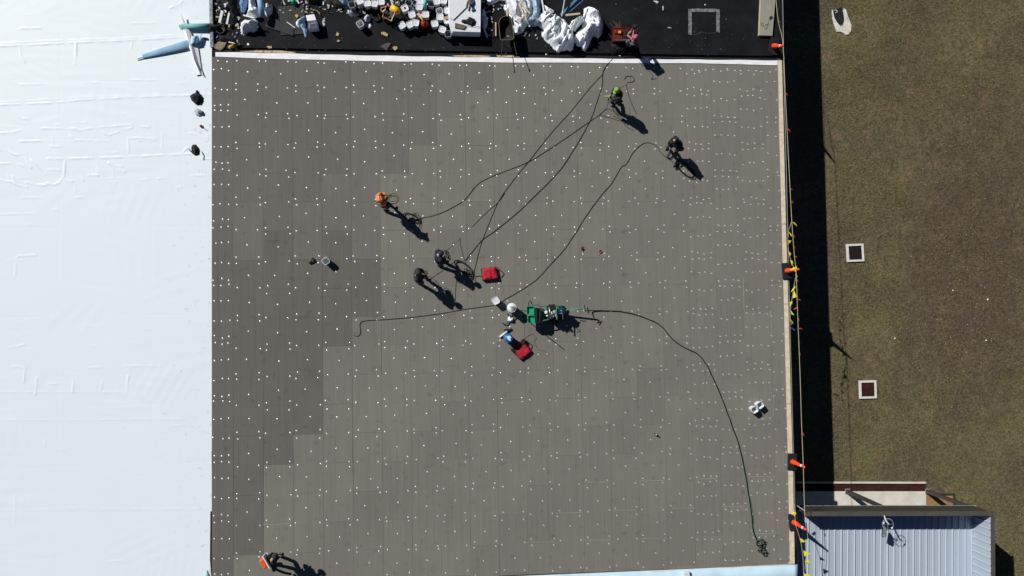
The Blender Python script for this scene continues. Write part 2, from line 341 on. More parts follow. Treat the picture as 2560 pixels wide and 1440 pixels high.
me.vertices.foreach_set('co', np.stack([X, Y, Z + 0.0], -1).ravel())
I = (np.arange(ii - 1)[:, None] * jj + np.arange(jj - 1)[None, :]).ravel()
ql = np.stack([I, I + 1, I + 1 + jj, I + jj], -1); nf = len(I)
me.loops.add(nf * 4); me.loops.foreach_set('vertex_index', ql.ravel()); me.polygons.add(nf)
me.polygons.foreach_set('loop_start', np.arange(nf) * 4); me.polygons.foreach_set('loop_total', np.full(nf, 4)); me.polygons.foreach_set('use_smooth', np.ones(nf, dtype=bool))
me.update()
def membrane_material():
    m = bpy.data.materials.new('white_membrane'); m.use_nodes = True; t = m.node_tree; N = t.nodes; L = t.links
    b = N['Principled BSDF']; b.inputs['Roughness'].default_value = 0.5; b.inputs['Specular IOR Level'].default_value = 0.35
    g = N.new('ShaderNodeNewGeometry'); sx = N.new('ShaderNodeSeparateXYZ'); L.new(g.outputs['Position'], sx.inputs[0])
    n1 = N.new('ShaderNodeTexNoise'); n1.inputs['Scale'].default_value = 3.5; n1.inputs['Detail'].default_value = 8; n1.inputs['Roughness'].default_value = 0.65; L.new(g.outputs['Position'], n1.inputs[0])
    ex = N.new('ShaderNodeMapRange'); ex.inputs[1].default_value = -3.2; ex.inputs[2].default_value = -0.85; ex.inputs[3].default_value = 0; ex.inputs[4].default_value = 0.075; L.new(sx.outputs[0], ex.inputs[0])
    ad = N.new('ShaderNodeMath'); ad.operation = 'ADD'; L.new(n1.outputs[0], ad.inputs[0]); L.new(ex.outputs[0], ad.inputs[1])
    mr = N.new('ShaderNodeMapRange'); mr.inputs[1].default_value = 0.655; mr.inputs[2].default_value = 0.79; mr.inputs[3].default_value = 0; mr.inputs[4].default_value = 0.65; L.new(ad.outputs[0], mr.inputs[0])
    n2 = N.new('ShaderNodeTexNoise'); n2.inputs['Scale'].default_value = 0.25; n2.inputs['Detail'].default_value = 3; L.new(g.outputs['Position'], n2.inputs[0])
    c = N.new('ShaderNodeMix'); c.data_type = 'RGBA'; L.new(n2.outputs[0], c.inputs[0]); c.inputs[6].default_value = (0.70, 0.79, 0.83, 1); c.inputs[7].default_value = (0.73, 0.80, 0.84, 1)
    d = N.new('ShaderNodeMix'); d.data_type = 'RGBA'; L.new(mr.outputs[0], d.inputs[0]); L.new(c.outputs[2], d.inputs[6]); d.inputs[7].default_value = (0.34, 0.36, 0.37, 1)
    L.new(d.outputs[2], b.inputs['Base Color'])
    w = N.new('ShaderNodeTexNoise'); w.inputs['Scale'].default_value = 45; L.new(g.outputs['Position'], w.inputs[0])
    bp = N.new('ShaderNodeBump'); bp.inputs['Distance'].default_value = 0.002; L.new(w.outputs[0], bp.inputs['Height']); L.new(bp.outputs[0], b.inputs['Normal'])
    return m
M_mem = membrane_material(); me.materials.append(M_mem)
mo = link(bpy.data.objects.new('white_roof_membrane', me)); mo['kind'] = 'structure'
# dark gaps where the sheet stops short of the boards, bottom left
mb = MB()
for poly in ([(529,1128),(534,1128),(534,1280),(531,1278)], [(526,1278),(533,1278),(531,1440),(528,1440),(525,1400)]):
    mb.prism([W(*p, 0)[:2] for p in poly], 0.004, 0.010)
structure('exposed_underlay', mb, M_dark)
# grey boards: columns of 4 x 8 foot boards, joints staggered
mb = MB()
XL, XR = -0.86, 23.86
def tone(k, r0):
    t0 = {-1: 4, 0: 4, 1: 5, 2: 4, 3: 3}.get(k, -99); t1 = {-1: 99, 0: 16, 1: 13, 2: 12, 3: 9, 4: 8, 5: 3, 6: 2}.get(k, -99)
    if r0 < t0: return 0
    if r0 < t1: return 4 if (k <= 4 and r0 >= 5) else 1  # lower left rows take the copy with painted view-angle darkening
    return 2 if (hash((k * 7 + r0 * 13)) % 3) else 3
YT = 1.28
def ybot(x): return W(1500, 1433).y if x < 0 else -20.55
BOARDS = []
for k in range(-1, 20):
    x0 = max(XL, S * k); x1 = min(XR, S * (k + 1))
    ph = (0 if k % 2 == 0 else 1) if k >= 0 else 0.75
    if k == 19: x1 = XR
    r = ph - 4
    while True:
        y1 = -S * r; y0 = -S * (r + 2); r += 2
        if y0 > YT: continue
        if y1 < -22: break
        BOARDS.append((k, x0, x1, max(y0, -23), min(y1, YT), r - 2))
for (k, x0, x1, y0, y1, r0) in BOARDS:
    # lower end follows the skew edge of the finished area
    yb = W(1220, 1440).y + (x0 - W(1220, 1440).x) * ((W(1985, 1412).y - W(1220, 1440).y) / (W(1985, 1412).x - W(1220, 1440).x)) if x0 > 10 else -23
    if y1 < yb: continue
    y0 = max(y0, yb)
    g = 0.001 + random.random() ** 2 * 0.003; z = random.uniform(-0.0015, 0.0015)
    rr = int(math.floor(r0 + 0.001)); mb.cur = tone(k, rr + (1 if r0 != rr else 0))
    if k == 8 and abs(y1 - YT) < 0.01: mb.cur = 1
    j = [random.uniform(-.003, .003) for _ in range(4)]
    mb.prism([(x0 + g + j[0], y0 + g), (x1 - g + j[1], y0 + g), (x1 - g + j[2], y1 - g), (x0 + g + j[3], y1 - g)], -0.04, 0.022 + z)
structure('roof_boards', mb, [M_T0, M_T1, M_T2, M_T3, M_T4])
mb = MB(); mb.box((11.5, -10, -0.10), (24.72, 23.2, 0.12))
structure('roof_deck', mb, M_dark)
# yellow foam showing in wider joints
mb = MB()
for (a, b) in [((1858,695),(1860,775)),((1926,777),(1930,846)),((1500,1205),(1523,1205)),((1598,1203),(1662,1201)),((1745,1198),(1792,1197)),((1875,1192.5),(1940,1191)),((1680,1271),(1737,1270)),((1805,1266.5),(1862,1265)),((1600,1346.5),(1667,1345)),((1880,1334.5),(1944,1333)),((658,1312),(727,1309)),((1458,1206),(1523,1205)),((1460,1351),(1528,1350)),((1933,985),(1934,1040)),((1530,1276),(1590,1275)),((1315,1356),(1388,1354)),((1390,1283),(1458,1281))]:
    mb.tube([W(*a, 0.0205), W(*b, 0.0205)], 0.006, n=4)
structure('foam_in_joints', mb, M_foamedge)
# black old roof beyond, a little lower
YB = 1.72
mb = MB()
nx, ny = 60, 40
for poly in [[(-0.95, YB), (24.15, YB), (24.15, 25), (-0.95, 25)]]: mb.prism(poly, -0.16, -0.06)
structure('black_roof', mb, M_epdm)
# raised kerb between the sheets, top left, with bright metal lines
kerb = thing('edge_strip', 'narrow metal edge strip between white and black roofing', 'edging', W(529, 60, -.05))
m_ = MB(); m_.tube([W(527,-30,.02), W(528,50,.03), W(530,118,.03)], 0.07, n=6, flat=0.4); m_.build('rail', mat('scuffed_metal', (0.16, 0.18, 0.22), 0.4, metal=.5, var=.8, vs=12), kerb)
m_ = MB(); m_.tube([W(530.5,-30,.05), W(531.5,50,.055), W(533,118,.05)], 0.018, n=5); m_.build('lip', M_steel, kerb)
# white finished strip along the top of the boards
mb = MB(); n = 40; top = []; bot = []
TOPE = [(538,130),(700,133),(850,137),(1000,140),(1150,142.5),(1300,144.5),(1450,146),(1600,147.5),(1750,149),(1850,150),(1944,151)]
BOTE = [(539,142),(700,147),(850,151),(1000,153.5),(1150,154.5),(1300,156),(1450,157),(1600,157.5),(1750,158.5),(1850,160),(1944,163)]
def interp(T, x):
    for a, b in zip(T[:-1], T[1:]):
        if a[0] <= x <= b[0]: return a[1] + (b[1] - a[1]) * (x - a[0]) / (b[0] - a[0])
    return T[0][1] if x < T[0][0] else T[-1][1]
N_ = 150; vs = []; fs = []
for i in range(N_ + 1):
    x = 538.5 + (1944 - 538.5) * i / N_
    yt = interp(TOPE, x) + 0.5 * math.sin(x * .05); yb2 = interp(BOTE, x) + 0.45 * math.sin(x * .021)
    for j, q in enumerate((0, .5, 1)):
        vs.append(W(x, yt + (yb2 - yt) * q, 0.038 + (0.004 * math.sin(x * .13 + q) if j == 1 else 0)))
    vs.append(W(x, yt, -0.05))
for i in range(N_):
    a = i * 4
    for j in (0, 1): fs.append((a + j, a + j + 1, a + 5 + j, a + 4 + j))
    fs.append((a + 3, a, a + 4, a + 7))
mb.add(vs, fs); wst = structure('white_edge_strip', mb, M_white2)
mb = MB()                                                     # splinters of wood showing behind the strip
for pts in ([(600,129),(650,126.5),(700,127),(740,131),(735,133),(640,131.5)], [(1130,139.5),(1180,138.5),(1225,140),(1225,142.3),(1140,142)], [(1240,139),(1290,139.5),(1300,143.5),(1246,143)], [(1802,157),(1828,157),(1828,159.5),(1802,159.5)]):
    mb = MB(); mb.prism([W(*p)[:2] for p in pts], -0.05, 0.03)
    lb_ = {600: 'long pale bowed wood strip showing behind the left end of the white strip', 1130: 'weathered wood strip behind the white strip, left of the wheelbarrow handles', 1240: 'weathered wood strip behind the white strip under the wheelbarrow handles', 1802: 'short wood offcut on the white strip near its right end'}[pts[0][0]]
    tag(mb.build('wood_strip', mat('weathered_wood', (0.50, 0.38, 0.26), 0.8, var=.5, vs=9)), lb_, 'wood')
# lumber nailer on the right edge
nail = thing('edge_nailer', 'long pale lumber plank run along the right roof edge', 'lumber', W(1963, 700, 0))
seg = [(1945.5,1955,150), (1949,1959.5,330), (1955,1965,560), (1960.5,1971,760), (1967,1977.5,1010), (1971.5,1983,1190), (1975.5,1987,1410)]
for a, b in zip(seg[:-1], seg[1:]):
    m_ = MB(); g = 0.6
    pa, pb, pc, pd = [W(*p, .05) for p in ((a[0], a[2] + g), (a[1], a[2] + g), (b[1], b[2] - g), (b[0], b[2] - g))]
    m_.prism([p[:2] for p in (pa, pb, pc, pd)], -0.05, 0.045); m_.build('plank', M_woodp, nail)
mb = MB(); mb.box((24.06, -9.2, -0.05), (0.07, 22.3, 0.12)); mb.box((24.12, -5, -.30), (0.03, 60, .5))
structure('roof_fascia', mb, M_black)
mb = MB(); mb.tube([W(1956.5,-20,.02), W(1960,200,.02), W(1966.5,450,.02), W(1972,700,.02), W(1981,1050,.02), W(1988,1290,.02)], 0.011, n=4)
structure('drip_edge', mb, M_greyp)

# ---------------------------------------------------------------- fastening plates
pts = []
def jt(a): return random.gauss(0, a)
for (k, x0, x1, y0, y1, r0) in BOARDS:
    full1 = -S * r0; full0 = -S * (r0 + 2)
    if k == -1:
        for o in (0.12, 0.80, 1.62, 2.30):
            for q in (0.10, 0.40, 0.68): pts.append((x0 + q + jt(.025), full1 - o + jt(.03)))
    elif k >= 16:
        nn = [0.14, 0.44, 0.74, 1.04] if k < 19 else [0.10, 0.50]
        for o in (0.13, 0.72, 1.55, 2.31):
            for q in nn: pts.append((x0 + q + jt(.035), full1 - o + jt(.035)))
    else:
        for o in (0.13, 1.22, 2.31):
            yj = jt(.03)
            for q in (0.15, 1.07): pts.append((x0 + q + jt(.03), full1 - o + yj + jt(.02)))
        for o in (0.63, 1.78): pts.append((x0 + 0.61 + jt(.06), full1 - o + jt(.07)))
pts = [p for p in pts if p[1] < 0.93 or (0.61 - abs((p[0] % S) - 0.61)) > 0.45]
for k in range(0, 16):                                          # end row beside the white strip
    for q in (0.15, 1.07): pts.append((S * k + q + jt(.03), 1.12 - 0.006 * k + jt(.02)))
for x in np.arange(-0.6, 23.7, 0.32):
    if x < 0 or x > 19.6: pts.append((x + jt(.03), 1.10 - 0.006 * x / 1.2 + jt(.02)))
def inside(p):
    yb = W(1220, 1440).y + (p[0] - W(1220, 1440).x) * ((W(1985, 1412).y - W(1220, 1440).y) / (W(1985, 1412).x - W(1220, 1440).x)) if p[0] > 10 else -22
    return p[1] < 1.16 and p[1] > yb + 0.1 and p[0] < 23.8
pts = [p for p in pts if inside(p)]
def plate_mesh(mb, x, y, z, rot):
    r = 0.037; n = 10; prof = [(r, 0), (r, .003), (r * .72, .0075), (r * .60, .0035), (r * .2, .0045)]
    mb.lathe((x, y, z), prof, n=n, M=Matrix.Rotation(rot, 3, 'Z') @ Matrix.Rotation(random.uniform(-.04, .04), 3, 'X'))
ctr = Vector((CAM.x + 0.5, CAM.y))
pts.sort(key=lambda p: (Vector(p) - ctr).length)
mbp = MB(); plate_mesh(mbp, 0, 0, 0, 0); mbp.cur = 1; mbp.lathe((0, 0, .0045), [(.009, 0), (.009, .004)], n=6)
p0 = None
for i, p in enumerate(pts[:300]):
    if p0 is None: p0 = mbp.build('fastening_plate', [M_plate, M_dark], origin=(0, 0, 0)); o = p0
    else: o = p0.copy(); link(o)
    o.location = (p[0], p[1], 0.0235); o.rotation_euler = (jt(.03), jt(.03), random.uniform(0, 6.28))
    tag(o, 'small round silver fastening plate on the grey boards in the middle of the roof', 'fastener', 'fastening plates around the middle of the roof')
mb = MB()
for p in pts[300:]: plate_mesh(mb, p[0], p[1], 0.0235, random.uniform(0, 6.28))
tag(mb.build('outer_fastening_plates', M_plate), 'hundreds of small round silver plates towards the outer edges of the grey boards', 'fastener', kind='stuff')
#PART2
# ================================================================ people
def skin_mesh(name, verts, edges, radii, mats, parent, sub=1, root=0, rough=0.0, seed=0):
    me = bpy.data.meshes.new(name); o0 = Vector(parent['_w']) if parent is not None and parent.get('_w') else Vector((0, 0, 0))
    me.from_pydata([tuple(Vector(v) - o0) for v in verts], edges, [])
    o = link(bpy.data.objects.new(name, me))
    md = o.modifiers.new('skin', 'SKIN'); md.use_smooth_shade = True
    for i, r in enumerate(radii):
        r = r if hasattr(r, '__len__') else (r, r)
        me.skin_vertices[0].data[i].radius = r; me.skin_vertices[0].data[i].use_root = (i == root)
    ms = o.modifiers.new('sub', 'SUBSURF'); ms.levels = sub; ms.render_levels = sub
    dg = bpy.context.evaluated_depsgraph_get(); dg.update()
    nm = bpy.data.meshes.new_from_object(o.evaluated_get(dg)); o.modifiers.clear(); o.data = nm; bpy.data.meshes.remove(me)
    nm.name = name
    nm.materials.clear(); nm.materials.append(mats)
    if rough:
        for v in nm.vertices:
            q = NV(Vector(v.co) * 7 + Vector((seed, 0, 0))); v.co += q * rough
    nm.polygons.foreach_set('use_smooth', [True] * len(nm.polygons))
    o.parent = parent
    return o
def ik(a, b, l1, l2, hint):
    a, b = Vector(a), Vector(b); d = b - a; L = min(d.length, (l1 + l2) * 0.995); u = d.normalized(); b2 = a + u * L
    x = (l1 * l1 - l2 * l2 + L * L) / (2 * L); h = math.sqrt(max(l1 * l1 - x * x, 0))
    hv = Vector(hint) - u * Vector(hint).dot(u)
    if hv.length < 1e-6: hv = u.orthogonal()
    return a + u * x + hv.normalized() * h, b2
def person(label, feet, pelvis, chest, head, hands, face, jacket, trousers, hat, hatkind='cap', glove=None, boot=None, seed=0, bulk=1.0, group=None):
    """feet, hands: world points left and right; face: horizontal direction the head looks"""
    fc = Vector((face[0], face[1], 0)).normalized(); side = Vector((-fc.y, fc.x, 0))        # side = the person's left
    base = Vector(((feet[0].x + feet[1].x) / 2, (feet[0].y + feet[1].y) / 2, 0.022))
    t = thing('person', label, 'person', base, group)
    up = (chest - pelvis).normalized(); nk = chest + up * 0.13 + (head - chest).normalized() * 0.02
    hip = [pelvis + side * 0.10 - up * .04, pelvis - side * 0.10 - up * .04]
    sh = [chest + side * 0.185 + up * .03, chest - side * 0.185 + up * .03]
    ank = [Vector((f.x, f.y, 0.11)) for f in feet]
    kn = []; el = []; hd = []
    for i in (0, 1):
        k, e = ik(hip[i], ank[i], 0.45, 0.45, fc + side * (0.1 if i == 0 else -0.1)); kn.append(k); ank[i] = Vector((e.x, e.y, max(e.z, .1)))
        k, e = ik(sh[i], hands[i], 0.31, 0.27, -fc * .5 + side * (0.7 if i == 0 else -0.7) - Vector((0, 0, .5))); el.append(k); hd.append(e)
    toe = [Vector((ank[i].x, ank[i].y, .055)) + (fc + side * (0.25 if i == 0 else -.25)).normalized() * 0.17 for i in (0, 1)]
    heel = [Vector((ank[i].x, ank[i].y, .055)) - fc * 0.06 for i in (0, 1)]
    # body: one continuous surface, fingers included
    V = [pelvis, (pelvis + chest) / 2, chest, nk, head]; Rr = [(.12, .09), (.105, .085), (.12, .09), (.055, .055), (.07, .07)]; Eg = [(0, 1), (1, 2), (2, 3), (3, 4)]
    def ad(p, r, fr): V.append(Vector(p)); Rr.append(r); Eg.append((fr, len(V) - 1)); return len(V) - 1
    for i in (0, 1):
        a = ad(hip[i] + (kn[i] - hip[i]) * .15, .08, 0); a = ad(kn[i], .055, a); a = ad(ank[i], .038, a); ad(toe[i], .03, a)
        b = ad(sh[i], .055, 2); b = ad(el[i], .038, b); wr = hd[i]; b = ad(wr, .026, b)
        fd = (wr - el[i]).normalized(); sd = fd.cross(Vector((0, 0, 1))); sd = sd.normalized() if sd.length > .1 else side.copy(); dn = sd.cross(fd).normalized()
        pm = ad(wr + fd * .05, (.034, .018), b)
        # fingers: unequal, bent, closing on what is held
        for q, (ofs, ln) in enumerate(((-.030, .078), (-.010, .088), (.010, .082), (.029, .064))):
            p0 = wr + fd * .085 + sd * ofs; f1 = ad(p0, .0105, pm); f2 = ad(p0 + fd * ln * .45 - dn * ln * .2, .0095, f1); ad(p0 + fd * ln * .6 - dn * ln * .65, .008, f2)
        th = ad(wr + fd * .035 - sd * .045, .0115, b); ad(wr + fd * .075 - sd * .055 - dn * .03, .0095, th)
    bo = skin_mesh('body', V, Eg, Rr, M_skin, t, 1)
    # shaped head joined into the body mesh: skull, jaw, nose, ears
    hb = bmesh.new(); hb.from_mesh(bo.data); o0 = Vector(t['_w'])
    hv = bmesh.ops.create_icosphere(hb, subdivisions=3, radius=1.0)['verts']
    hup = (head - nk).normalized(); hf = (fc - hup * fc.dot(hup)).normalized(); hs = hup.cross(hf)
    for v in hv:
        c = v.co.copy(); x, y, z = c.x, c.y, c.z                  # x forward, y left, z up
        jaw = 1 - 0.28 * max(0, -z) * (0.6 + 0.4 * abs(y)); X_ = x * .098 * jaw; Y_ = y * .078 * jaw; Z_ = z * .118
        if x > .6: X_ += .022 * math.exp(-((y / .16) ** 2 + ((z + .12) / .2) ** 2)) - .010 * (math.exp(-(((y - .36) / .17) ** 2 + ((z - .08) / .13) ** 2)) + math.exp(-(((y + .36) / .17) ** 2 + ((z - .08) / .13) ** 2))) + .006 * math.exp(-((y / .3) ** 2 + ((z + .48) / .08) ** 2))
        Y_ += math.copysign(.018, y) * math.exp(-((x / .18) ** 2 + (z / .25) ** 2)) if abs(y) > .8 else 0
        v.co = head - o0 + hf * (X_ + .015) + hs * Y_ + hup * Z_
    hb.to_mesh(bo.data); hb.free(); bo.data.polygons.foreach_set('use_smooth', [True] * len(bo.data.polygons))
    m_ = MB()
    for s_ in (-1, 1):
        m_.lathe(head + hf * .093 + hs * .030 * s_ + hup * .010, [(.001, -.010), (.009, -.006), (.011, 0), (.009, .006), (.001, .010)], n=8)
    m_.build('eyes', M_blackcloth, t, True)
    # clothing
    B = bulk
    V = [pelvis - up * .05, (pelvis * .5 + chest * .5) - fc * .01, chest, nk - up * .03]; Rr = [(.175 * B, .14 * B), (.165 * B, .14 * B), (.175 * B, .135 * B), (.085, .085)]; Eg = [(0, 1), (1, 2), (2, 3)]
    for i in (0, 1):
        b = ad(sh[i], .095 * B, 2); b = ad((sh[i] + el[i]) / 2, .082 * B, b); b = ad(el[i], .070 * B, b); b = ad((hd[i] * .6 + el[i] * .4), .058 * B, b); ad(hd[i] - (hd[i] - el[i]).normalized() * .02, .048, b)
    skin_mesh('jacket', V, Eg, Rr, jacket, t, 2, 0, 0.022, seed)
    V = [pelvis + up * .02]; Rr = [(.16, .13)]; Eg = []
    for i in (0, 1):
        a = ad(hip[i] + (kn[i] - hip[i]) * .12, .105, 0); a = ad((hip[i] + kn[i]) / 2, .095, a); a = ad(kn[i], .078, a); a = ad((kn[i] + ank[i]) / 2, .072, a); ad(ank[i] + Vector((0, 0, .01)), .066, a)
    skin_mesh('trousers', V, Eg, Rr, trousers, t, 2, 0, 0.014, seed + 3)
    for i in (0, 1):
        skin_mesh('boot', [heel[i], Vector((ank[i].x, ank[i].y, .065)), toe[i], ank[i] + Vector((0, 0, .06))], [(0, 1), (1, 2), (1, 3)], [.05, (.055, .05), (.052, .042), .055], boot or M_boot, t, 1, 1)
        if glove:
            fd = (hd[i] - el[i]).normalized()
            skin_mesh('glove', [hd[i] - fd * .05, hd[i] + fd * .03, hd[i] + fd * .10, hd[i] + fd * .15 - Vector((0, 0, .03))], [(0, 1), (1, 2), (2, 3)], [.045, .046, (.052, .034), (.042, .026)], glove, t, 1)
    # headwear
    if hatkind == 'hood':
        skin_mesh('hood', [nk - hf * .05, head - hf * .02 - hup * .02, head + hup * .06 - hf * .01, head + hf * .05 + hup * .03], [(0, 1), (1, 2), (2, 3)], [.12, .135, .12, .10], hat, t, 2, 1, .01, seed)
    else:
        m_ = MB(); Mh = Matrix((hf, hs, hup)).transposed()
        prof = [(.112, -.01), (.118, .03), (.112, .075), (.085, .118), (.045, .138), (.004, .145)] if hatkind != 'beanie' else [(.116, -.03), (.122, .02), (.116, .08), (.085, .13), (.04, .15), (.004, .152)]
        m_.lathe(head + hup * .005, prof, n=20, M=Mh)
        hat_o = m_.build({'cap': 'cap', 'helmet': 'hard_hat', 'beanie': 'knit_cap'}[hatkind], hat, t, True)
        if hatkind in ('cap', 'helmet'):
            m_ = MB(); cc = head + hup * .015; rim = []
            for k in range(9):
                a = -1.25 + 2.5 * k / 8
                rim.append(cc + hf * (.10 * math.cos(a) + .095 * math.cos(a) ** .8) + hs * (.115 * math.sin(a)) - hup * .01)
            inn = [cc + hf * .10 * math.cos(-1.25 + 2.5 * k / 8) + hs * .11 * math.sin(-1.25 + 2.5 * k / 8) for k in range(9)]
            vs = rim + inn + [p - hup * .006 for p in rim + inn]
            fs = [(k, k + 1, 10 + k, 9 + k) for k in range(8)] + [(27 + k, 28 + k, 19 + k, 18 + k) for k in range(8)] + [(k + 18, k + 19, k + 1, k) for k in range(8)]
            m_.add(vs, fs); m_.build('visor', hat, t)
    return t, hd
def V3(p, z): return W(p[0], p[1], z)
M_boot = mat('dark_boot_leather', (0.030, 0.027, 0.024), 0.7)
M_jean = mat('dark_denim', (0.030, 0.036, 0.050), 0.9, var=.3, vs=9)
M_jean2 = mat('blue_grey_denim', (0.085, 0.11, 0.14), 0.9, var=.3, vs=9)
M_dgrey = mat('charcoal_cloth', (0.030, 0.031, 0.036), 0.9, var=.3, vs=8, bump=.02, bs=14)
M_navy = mat('navy_cloth', (0.022, 0.024, 0.045), 0.9, var=.3, vs=8, bump=.02, bs=14)
M_orj = mat('burnt_orange_cloth', (0.62, 0.235, 0.085), 0.9, var=.12, vs=9, bump=.02, bs=12)
M_lime = mat('lime_cap', (0.20, 0.36, 0.05), 0.7, var=.1)
M_hiv = mat('lime_glove', (0.22, 0.27, 0.05), 0.8)
M_gglove = mat('green_glove', (0.06, 0.22, 0.08), 0.8)
M_pink = mat('dusty_pink_shirt', (0.42, 0.12, 0.15), 0.9, var=.12, vs=8)
def pxdir(a, b): d = W(*b) - W(*a); return (d.x, d.y)
# worker in orange hooded jacket
f = [V3((985, 521), 0), V3((962, 526), 0)]
t1, h1 = person('person in a burnt orange hooded jacket standing with a coil of cord in both hands', f, V3((958, 508), .95), V3((951, 500), 1.36), V3((953, 496), 1.62), [V3((970, 487), 1.10), V3((966, 499), 1.0)], pxdir((950, 500), (972, 490)), M_orj, M_dgrey, M_orj, 'hood', M_gglove, seed=1, bulk=1.22)
# worker in lime cap
f = [V3((1550, 258), 0), V3((1534, 264), 0)]
t2, h2 = person('person in a lime green cap and dark clothes holding a yellow tool, bent slightly forward', f, V3((1547, 246), .92), V3((1546, 234), 1.30), V3((1543, 226), 1.53), [V3((1524, 243), .95), V3((1526, 238), 1.05)], pxdir((1546, 235), (1522, 240)), M_dgrey, M_jean, M_lime, 'cap', M_hiv, seed=2, bulk=1.1)
# worker in black
f = [V3((1689, 381), 0), V3((1668, 369), 0)]
t3, h3 = person('person all in black bending over a loose bundle of cord near the roof edge', f, V3((1697, 358), .88), V3((1692, 362), 1.16), V3((1688, 352), 1.42), [V3((1692, 376), .75), V3((1675, 369), .78)], pxdir((1695, 355), (1680, 375)), M_blackcloth, M_blackcloth, M_blackcloth, 'hood', None, seed=3, bulk=1.35)
# two dark figures in the middle
f = [V3((1112, 655), 0), V3((1097, 664), 0)]
t4, h4 = person('person in navy top and cap holding looped cord, beside the red bag', f, V3((1097, 652), .92), V3((1096, 641), 1.28), V3((1101, 634), 1.50), [V3((1112, 632), 1.02), V3((1112, 643), .98)], pxdir((1096, 645), (1116, 635)), M_navy, M_jean, M_navy, 'cap', None, seed=4, bulk=1.12)
f = [V3((1066, 697), 0), V3((1045, 706), 0)]
t5, h5 = person('person in dark grey clothes and round knit cap gathering cord, left of the navy worker', f, V3((1047, 695), .95), V3((1042, 688), 1.33), V3((1044, 683), 1.58), [V3((1062, 684), 1.05), V3((1058, 697), .95)], pxdir((1042, 688), (1070, 692)), M_dgrey, M_jean, M_dgrey, 'beanie', None, seed=5, bulk=1.12)
# worker with backpack blower, bottom left
f = [V3((699, 1387), 0), V3((694, 1409), 0)]
t6, h6 = person('person in dark clothes wearing an orange backpack blower at the bottom edge of the roof', f, V3((682, 1411), .95), V3((679, 1403), 1.34), V3((686, 1392), 1.50), [V3((697, 1390), 1.0), V3((686, 1424), .95)], pxdir((675, 1405), (692, 1395)), M_navy, M_dgrey, M_dgrey, 'beanie', None, seed=6, bulk=1.15)
# worker in pink shirt beside the generator
f = [V3((1584, 112), 0), V3((1573, 117), 0)]
t7, h7 = person('person in a dusty pink shirt, dark cap and jeans leaning to the red generator', f, V3((1585, 101), .93), V3((1590, 84), 1.30), V3((1588, 70), 1.52), [V3((1574, 92), 1.0), V3((1576, 79), 1.05)], pxdir((1592, 85), (1575, 85)), M_pink, M_jean2, M_blackcloth, 'cap', None, seed=7)
# the blower itself is carried, so it is a thing of its own
c = V3((667, 1403), 1.42); fd6 = Vector((*pxdir((675, 1405), (692, 1395)), 0)).normalized(); sd6 = Vector((-fd6.y, fd6.x, 0))
bl = thing('backpack_blower', 'orange and white backpack leaf blower strapped to the bottom left worker', 'leaf blower', c - Vector((0, 0, .2)))
MX = Matrix((fd6, sd6, Vector((0, 0, 1)))).transposed()
m_ = MB(); m_.box(c - fd6 * .10 + Vector((0, 0, .02)), (.20, .44, .34), M=MX, taper=.86); m_.build('engine_housing', mat('blower_orange', (0.72, 0.10, 0.03), .4, var=.15, vs=8), bl, bevel=.03)
m_ = MB(); m_.box(c + fd6 * .03 + Vector((0, 0, .0)), (.05, .56, .42), M=MX); m_.build('frame', M_white, bl, bevel=.012)
m_ = MB(); m_.lathe(c + fd6 * .10 - Vector((0, 0, .08)), [(.12, -.07), (.17, -.03), (.17, .03), (.12, .07)], n=18, M=MX @ Matrix.Rotation(R(90), 3, 'Y')); m_.build('fan_case', M_black, bl, True)
m_ = MB(); hp = h6[1]; m_.tube(smooth_path([c - sd6 * .22 - Vector((0, 0, .15)), c - sd6 * .42 - Vector((0, 0, .3)), hp - Vector((0, 0, .10)), V3((708, 1431), .50), V3((727, 1435), .14)], 5), [.06] * 11 + [.05] * 10, n=10); m_.build('blower_tube', M_black, bl, True)
m_ = MB(); m_.tube([hp - Vector((0, 0, .06)), hp + Vector((0, 0, .05))], .017, n=6); m_.build('handle', M_black, bl)
for s_ in (-.13, .13):
    m_ = MB(); m_.tube(smooth_path([c + sd6 * s_ + Vector((0, 0, .16)), c + fd6 * .17 + sd6 * s_ + Vector((0, 0, .10)), c + fd6 * .26 + sd6 * s_ * .9 - Vector((0, 0, .12)), c + fd6 * .10 + sd6 * s_ - Vector((0, 0, .25))], 4), .022, n=5, flat=.4); m_.build('strap', M_black, bl)

# ================================================================ cords and hoses
def cord(name, label, pts, r=0.011, m=None, cat='cord', wob=0.012, k=6, seed=0, z=None, group=None, n=6):
    z = z if z is not None else 0.024 + r
    mb = MB(); mb.tube(pxpath(pts, z, k, wob, seed), r, n=n); return tag(mb.build(name, m or M_cord), label, cat, group)
def loops(ctr, rad, n, axis, seed=0, squash=.7, drop=.05):
    rnd = random.Random(seed); P = []; c = Vector(ctr); ax = Vector(axis).normalized(); u = ax.orthogonal().normalized(); w = ax.cross(u)
    for i in range(n * 14 + 1):
        a = 2 * math.pi * i / 14; q = rad * (1 + .22 * math.sin(a * .37 + seed) + rnd.uniform(-.03, .03))
        P.append(c + u * q * math.cos(a) + w * q * squash * math.sin(a) + ax * (.05 * math.sin(a * .61 + seed)) + Vector((0, 0, -drop * math.sin(a * .23))))
    return P
cord('extension_cord', 'black braided cord running from beside the white lidded pail to the worker in black', [(1250,757),(1262,749),(1300,727),(1340,700),(1380,657),(1412,622),(1437,585),(1462,545),(1500,492),(1530,457),(1552,419),(1566,411),(1580,385),(1600,364),(1618,357),(1640,364),(1652,381),(1668,395),(1686,408)], .012, seed=1)
cord('extension_cord', 'black twisted cord lying left of the white lidded pail with a curled end', [(1236,763),(1165,773),(1100,784),(1040,792),(960,799),(925,801),(905,804),(899,812),(901,830),(895,840),(884,839)], .012, seed=2)
